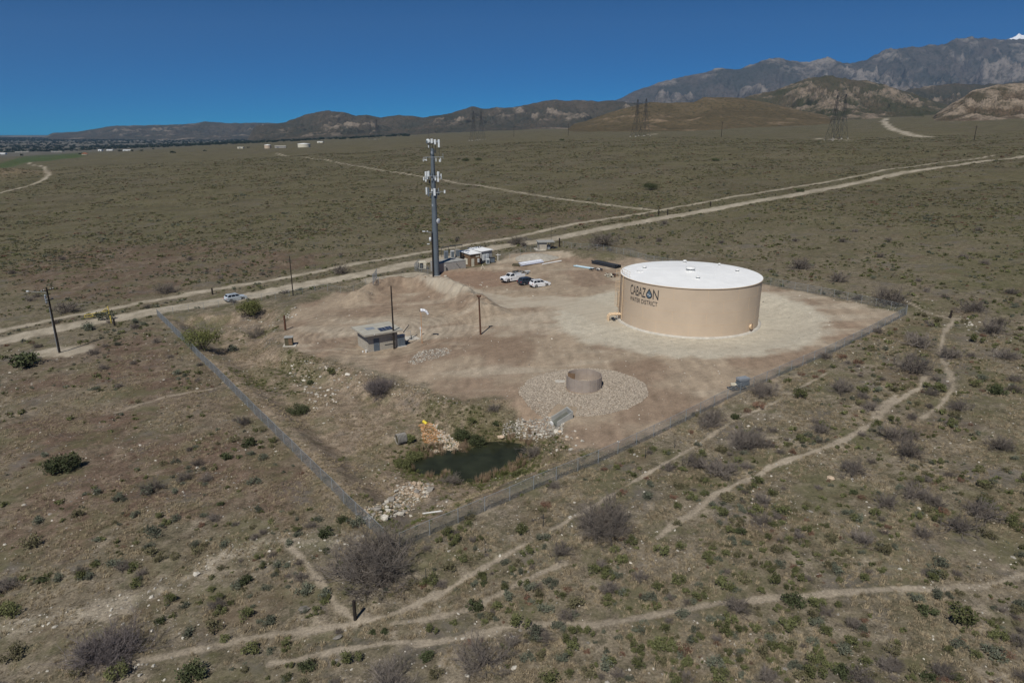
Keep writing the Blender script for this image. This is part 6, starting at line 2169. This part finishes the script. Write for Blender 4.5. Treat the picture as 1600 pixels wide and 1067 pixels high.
# dry grass, litter and pebbles over the open ground near the camera
X3, Y3 = cand(70000, 36, 130, 44, 1.3)
droad, dtrail, site, dirt, pond, wash = free_mask(X3, Y3)
ok = (droad > .2) & (dtrail > .1) & (dirt > .4) & (pond > .3) & (RNG.uniform(0, 1, len(X3)) < ss(.35, .62, fbm(X3 / 3.5, Y3 / 3.5, 3, 83)))
X3, Y3 = X3[ok], Y3[ok]
n3 = len(X3)
s3 = RNG.uniform(.5, 1.5, n3)
points_object('dry_grass', [PROTO['straw', k] for k in range(4)], X3, Y3, height(X3, Y3) - .01, s3, s3 * RNG.uniform(.5, 1.1, n3), RNG.integers(0, 4, n3), label='short dry straw-coloured grass over the open ground')
X4, Y4 = cand(42000, 36, 150, 44, 1.3)
droad, dtrail, site, dirt, pond, wash = free_mask(X4, Y4)
ok = (droad > 0) & (pond > .2) & (RNG.uniform(0, 1, len(X4)) < np.where(wash < 1.5, 1, np.where(dirt < 0, .12, .4 * ss(.4, .65, fbm(X4 / 5, Y4 / 5, 3, 84)) + .06)))
X4, Y4 = X4[ok], Y4[ok]
n4 = len(X4)
s4 = np.clip(np.exp(RNG.normal(-2.0, .5, n4)), .05, .5)
points_object('stones', [PROTO['rock_pale', k] for k in range(5)] + [PROTO['rock_grey', k] for k in range(5)], X4, Y4, height(X4, Y4), s4, s4, RNG.integers(0, 10, n4), tilt=.3, label='small loose stones scattered over soil')
# green grass in the basin and round the pond
X5, Y5 = cand(60000, 55, 140, 36, 1.2)
sb = sdist(X5, Y5, BASIN)
pd = sdist(X5, Y5, POND)
dirt = sdist(X5, Y5, SITE_DIRT)
gm = fbm(X5 / 9, Y5 / 9, 4, 52) * .6 + .4 * fbm(X5 / 2.2, Y5 / 2.2, 4, 53)
ok = (sb < 0) & (pd > .1) & (dirt > .5) & (RNG.uniform(0, 1, len(X5)) < np.maximum(ss(.52, .64, gm) * .5, ss(5.0, .5, pd) * .85))
X5, Y5 = X5[ok], Y5[ok]
n5 = len(X5)
s5 = RNG.uniform(.5, 1.6, n5)
points_object('green_grass', [PROTO['grass', k] for k in range(4)], X5, Y5, height(X5, Y5) - .01, s5, s5 * RNG.uniform(.6, 1.3, n5), RNG.integers(0, 4, n5), label='patchy green grass on the banks inside the fence')
X6, Y6 = cand(40000, 58, 90, 12, 1.2)
pd = sdist(X6, Y6, POND)
front = Y6 < np.interp(X6, [-14, 4], [66, 69])
ok = (pd > -.5) & (pd < 1.6) & (fbm(X6 / 1.5, Y6 / 1.5, 3, 91) > .52) & (RNG.uniform(0, 1, len(X6)) < np.where(front, .5, .22))
X6, Y6 = X6[ok], Y6[ok]
n6 = len(X6)
s6 = RNG.uniform(.35, .95, n6)
points_object('reeds', [PROTO['reed', k] for k in range(4)] + [PROTO['reedg', k] for k in range(4)], X6, Y6, height(X6, Y6) - .05, s6, s6 * RNG.uniform(.6, 1.1, n6), np.where(RNG.uniform(0, 1, n6) < .65, 0, 4) + RNG.integers(0, 4, n6), tilt=.15, label='brown and green reeds fringing the pond')

# ------------------------------------------------------------------ rocks
def rocks_in(poly, n, smin, smax, mats, name, label, group, flat=1.0, dz=0.0):
    pts = [tuple(at(u, v)[:2]) for u, v in poly]
    bx = [min(p[0] for p in pts), max(p[0] for p in pts), min(p[1] for p in pts), max(p[1] for p in pts)]
    k = 0
    got = []
    tries = 0
    while k < n and tries < 20000:
        tries += 1
        x, y = random.uniform(bx[0], bx[1]), random.uniform(bx[2], bx[3])
        if not inside(np.array([x]), np.array([y]), pts)[0]:
            continue
        s = smin + (smax - smin) * random.random() ** 1.8
        if any((x - a) ** 2 + (y - b) ** 2 < ((s + c) * .36) ** 2 for a, b, c in got):
            continue
        got.append((x, y, s))
        m = random.choice(mats)
        o = bpy.data.objects.new(name, PROTO[m, random.randrange(5)])
        COL.objects.link(o)
        o.location = (x, y, hz(x, y) + s * .08 + dz)
        o.scale = (s, s, s * flat)
        o.rotation_euler = (random.uniform(-.3, .3), random.uniform(-.3, .3), random.uniform(0, 6.28))
        word = {'rock_pale': 'pale', 'rock_grey': 'grey', 'rock_tan': 'tan', 'rock_orange': 'orange'}[m]
        q = (s - smin) / (smax - smin)
        tag(o, '%s %s %s' % ('large' if q > .6 else ('middling' if q > .2 else 'small'), word, label), 'rock', group)
        k += 1
rocks_in([(560, 806), (585, 790), (618, 768), (650, 752), (676, 758), (668, 775), (640, 795), (600, 812), (572, 816)], 110, .25, 1.35, ['rock_pale', 'rock_grey', 'rock_grey', 'rock_tan'], 'riprap_rock', 'rock in the riprap patch inside the near fence corner', 'riprap at the near corner', .8)
rocks_in([(655, 663), (675, 662), (690, 680), (676, 696), (662, 690)], 55, .22, .55, ['rock_orange'], 'stained_rock', 'stained rock on the chute below the yellow pipe cap', 'orange stained chute rocks')
rocks_in([(676, 664), (700, 680), (722, 698), (705, 706), (682, 706), (664, 697), (686, 690)], 90, .22, .6, ['rock_tan', 'rock_tan', 'rock_pale'], 'chute_rock', 'rock on the lower chute beside the pond', 'tan chute rocks')
rocks_in([(790, 668), (815, 655), (862, 650), (880, 662), (872, 675), (840, 680), (815, 682), (795, 680)], 100, .3, .95, ['rock_grey', 'rock_grey', 'rock_pale'], 'slab_rock', 'broken slab heaped between flume and pond', 'grey slabs by the flume', .7)
rocks_in([(870, 675), (900, 668), (915, 690), (900, 705), (860, 712), (848, 700)], 26, .25, .7, ['rock_pale', 'rock_tan'], 'loose_rock', 'loose rock on soil below the concrete flume', 'rocks below the flume')
rocks_in([(455, 560), (520, 575), (570, 585), (560, 605), (500, 620), (450, 600)], 60, .25, .85, ['rock_pale', 'rock_pale', 'rock_grey'], 'boulder', 'boulder on the rough slope left of the purple-grey bush', 'boulders on the slope')
rocks_in([(480, 620), (530, 615), (520, 645), (480, 640)], 22, .2, .6, ['rock_pale'], 'boulder', 'boulder around the low dark spreading bush', 'boulders by the spreading bush')
rocks_in([(330, 490), (400, 500), (440, 500), (420, 540), (350, 520)], 40, .2, .6, ['rock_pale', 'rock_grey'], 'boulder', 'stone on the bank between the two mesquites', 'stones between the mesquites')
rocks_in([(430, 497), (470, 478), (480, 483), (440, 505)], 22, .3, .7, ['rock_pale'], 'boulder', 'stone lining the top of the grassy bank', 'stones lining the bank')
rocks_in([(640, 560), (660, 549), (700, 544), (702, 552), (670, 562), (645, 568)], 90, .2, .5, ['rock_pale', 'rock_grey'], 'stone', 'stone in the low heap right of the pump house', 'stone heap by the pump house')
rocks_in([(1500, 495), (1535, 505), (1530, 520), (1500, 515)], 14, .3, .8, ['rock_pale'], 'boulder', 'boulder beside the trail right of the tank', 'boulders by the right trail')
rocks_in([(690, 440), (790, 430), (800, 440), (700, 452)], 30, .2, .6, ['rock_pale', 'rock_tan'], 'rubble', 'rubble stone on red spoil before the sheds', 'rubble before the sheds')
for u, v, s, m, lb in ((543, 586, 1.1, 'rock_pale', 'largest round white boulder on the slope left of the purple-grey bush'), (784, 684, 1.2, 'rock_tan', 'big cream boulder at the pond edge below the grey slabs'), (475, 953, .95, 'rock_grey', 'flat grey boulder above the left foreground trail'), (528, 997, .8, 'rock_grey', 'flat grey-blue slab below the foreground trail post'),
                       (307, 898, .7, 'rock_pale', 'white boulder at the head of the dry wash'), (1383, 832, .8, 'rock_tan', 'tan boulder in the scrub at right'), (308, 731, .55, 'rock_pale', 'white stone under the wiry bush in the reddish field'), (568, 838, .5, 'rock_pale', 'white stone behind the largest leafless tree'), (696, 432, 1.0, 'rock_pale', 'flat pale slab lying before the block enclosure'),
                       (664, 433, .9, 'rock_tan', 'pale boulder left of the cell tower foot'), (1298, 748, .9, 'rock_tan', 'rounded tan boulder in the scrub right of the trail')):
    p = at(u, v)
    o = bpy.data.objects.new('boulder', PROTO[m, random.randrange(5)])
    COL.objects.link(o)
    o.location = (p.x, p.y, p.z + s * .12)
    o.scale = (s, s, s * .8)
    o.rotation_euler = (.1, .1, random.uniform(0, 6))
    tag(o, lb, 'rock')
# small rubble filling the rock beds
def rubble(poly, n, s0, s1, mats, name, label):
    pts = [tuple(at(u, v)[:2]) for u, v in poly]
    xs, ys = [p[0] for p in pts], [p[1] for p in pts]
    x, y = RNG.uniform(min(xs), max(xs), n), RNG.uniform(min(ys), max(ys), n)
    k = sdist(x, y, pts) + (fbm(x, y, 3, 97) - .5) * 1.5 < 0
    x, y = x[k], y[k]
    s = RNG.uniform(s0, s1, len(x))
    points_object(name, [PROTO[m, q] for m in mats for q in range(5)], x, y, height(x, y) + .02, s, s * .8, RNG.integers(0, 5 * len(mats), len(x)), tilt=.4, label=label)
rubble([(655, 661), (673, 661), (692, 682), (680, 700), (662, 692)], 1500, .15, .34, ['rock_orange', 'rock_orange', 'rock_tan'], 'stained_rubble', 'rusty orange rubble of the rock chute')
rubble([(674, 663), (700, 678), (726, 700), (705, 709), (680, 709), (662, 697), (684, 690)], 1900, .15, .36, ['rock_tan', 'rock_pale'], 'chute_rubble', 'tan rubble of the lower rock chute')
rubble([(785, 668), (815, 652), (862, 648), (884, 660), (876, 678), (840, 684), (812, 686), (792, 682)], 1700, .15, .4, ['rock_grey', 'rock_pale'], 'flume_rubble', 'grey rubble around the flume')
rubble([(555, 808), (585, 788), (618, 766), (650, 750), (678, 756), (670, 777), (640, 798), (600, 815), (570, 819)], 1100, .12, .35, ['rock_pale', 'rock_tan'], 'corner_rubble', 'pale rubble between the riprap rocks at the near corner')
rubble([(638, 562), (660, 548), (702, 543), (704, 553), (670, 564), (645, 570)], 900, .12, .3, ['rock_pale', 'rock_grey'], 'heap_rubble', 'small rubble of the heap by the pump house')
rubble([(445, 552), (560, 578), (645, 602), (720, 628), (715, 640), (640, 622), (555, 606), (440, 580)], 1500, .08, .34, ['rock_pale', 'rock_tan', 'rock_grey'], 'bank_rubble', 'loose stones along the eroded edge of the graded dirt')
# the gravel ring
n = 34000
q, rr_ = RNG.uniform(0, 2 * np.pi, n), np.sqrt(RNG.uniform(2.42 ** 2, 8.9 ** 2, n))
gx, gy = RING[0] + rr_ * np.cos(q), RING[1] + rr_ * np.sin(q)
edge = 8.6 + .5 * (fbm(gx / 1.5, gy / 1.5, 2, 95) - .5)
ang = np.degrees(q) % 360
ok = (rr_ < edge) & ~((ang > 232) & (ang < 258) & (rr_ > 6.2)) & ~((np.hypot(gx - at(876, 596).x, gy - at(876, 596).y)) < .7)
gx, gy = gx[ok], gy[ok]
gs = np.clip(np.exp(RNG.normal(-1.85, .3, len(gx))), .09, .32)
points_object('gravel', [PROTO['gravel', k] for k in range(5)] + [PROTO['gravel', k] for k in range(5)], gx, gy, height(gx, gy) + .03, gs, gs, RNG.integers(0, 10, len(gx)), tilt=.4, label='round ring of coarse pale gravel about the tan screen')
# pale spoil heap behind the pipes
sp = at(838, 404)
g = np.random.default_rng(5)
nA, nR = 40, 10
vs, fs = [(0, 0, 1.25)], []
for j in range(1, nR + 1):
    for i in range(nA):
        a = 2 * math.pi * i / nA
        k = j / nR
        rx, ry = 6.3 * (1 + .12 * math.sin(3 * a + 1)), 3.6 * (1 + .1 * math.sin(4 * a))
        vs.append((rx * k * math.cos(a), ry * k * math.sin(a), 1.3 * (1 - k ** 1.7) + (g.uniform(-.12, .12) if j < nR else -.4)))
for i in range(nA):
    fs.append((0, 1 + i, 1 + (i + 1) % nA))
for j in range(nR - 1):
    for i in range(nA):
        a, b = 1 + j * nA + i, 1 + j * nA + (i + 1) % nA
        fs.append((a, a + nA, b + nA, b))
pmat('spoil_sand', (0.36, 0.335, 0.285), .95, 0, .2, 1.2, .6)
o = MB().add(vs, fs, True).build('spoil_heap', 'spoil_sand', None, sp)
tag(o, 'pale grey sand spoil heap behind the lavender pipes', 'heap')

# ------------------------------------------------------------------ trees in the far valley
def far_tree(u, v, D, w, h, label, group=None):
    p = far_point(u, v, D)
    t = thing('distant_tree', label, 'tree', (p.x, p.y, p.z), random.uniform(0, 6), group)
    V, Fq, C, cr = leaf_cloud(900 + int(u * 3), 260, .5, .8, .07, 10, .3)
    V = V * np.array([w, w, h])
    o = bpy.data.objects.new('crown', to_mesh('crown', [(V, Fq, 'tree_far')])); COL.objects.link(o); o.parent = t
    MB().cyl((0, 0, -2), (0, 0, h * .5), w * .04, w * .02, 6).build('trunk', 'pole_wood', t)
for u, v, D, w, h, lb in ((267, 224, 1500, 16, 9, 'round dark tree alone on the plain edge at left'), (32, 233, 2000, 10, 12, 'pointed dark tree in the green strip at far left'), (125, 233, 1900, 14, 9, 'dark tree beside the orange-roofed hut at left'), (185, 226, 2200, 16, 10, 'dark tree below the white valley sheds'),
                          (205, 228, 2100, 14, 9, 'dark tree right of the white valley sheds'), (220, 229, 2050, 15, 7, 'broad dark tree nearest the plain edge at left'), (318, 223, 1600, 9, 5, 'small dark bush-like tree on the plain edge'), (387, 220, 1650, 8, 6, 'small tree beside the far cream building'), (238, 224, 2300, 9, 8, 'narrow dark tree in the left valley')):
    far_tree(u, v, D, w, h, lb)
# dark tree belts far across the valley, one mass
nb = 6000
us = np.concatenate([RNG.uniform(-80, 260, nb // 2), RNG.uniform(-80, 640, nb // 2)])
Ds = np.concatenate([RNG.uniform(6800, 9500, nb // 2), RNG.uniform(5000, 7200, nb // 4), RNG.uniform(3000, 4600, nb // 4)])
dd = ray(us, 206)
bx_, by_ = dd[0] / dd[1] * Ds, Ds
sb = RNG.uniform(7, 20, nb)
for k in range(4):
    V, Fq, C, cr = leaf_cloud(970 + k, 90, .55, .5, .12, 6)
    PROTO['belt', k] = to_mesh('tree_belt', [(V, Fq, 'tree_far')])
points_object('tree_belt', [PROTO['belt', k] for k in range(4)], bx_, by_, height(bx_, by_) - 1, sb * 1.4, sb, RNG.integers(0, 4, nb), label='dark belts of trees across the far valley')

# ------------------------------------------------------------------ the air
mb = MB().box(-15500, 15500, -900, 15500, -78, 2150)
hm = bpy.data.materials.new('haze')
hm.use_nodes = True
hm.node_tree.nodes.remove(hm.node_tree.nodes['Principled BSDF'])
pv = hm.node_tree.nodes.new('ShaderNodeVolumePrincipled')
pv.inputs['Color'].default_value = (0.34, 0.62, 1.0, 1)
pv.inputs['Density'].default_value = 2.7e-5
hm.node_tree.links.new(pv.outputs[0], hm.node_tree.nodes['Material Output'].inputs['Volume'])
tag(mb.build('haze', hm), kind='stuff')
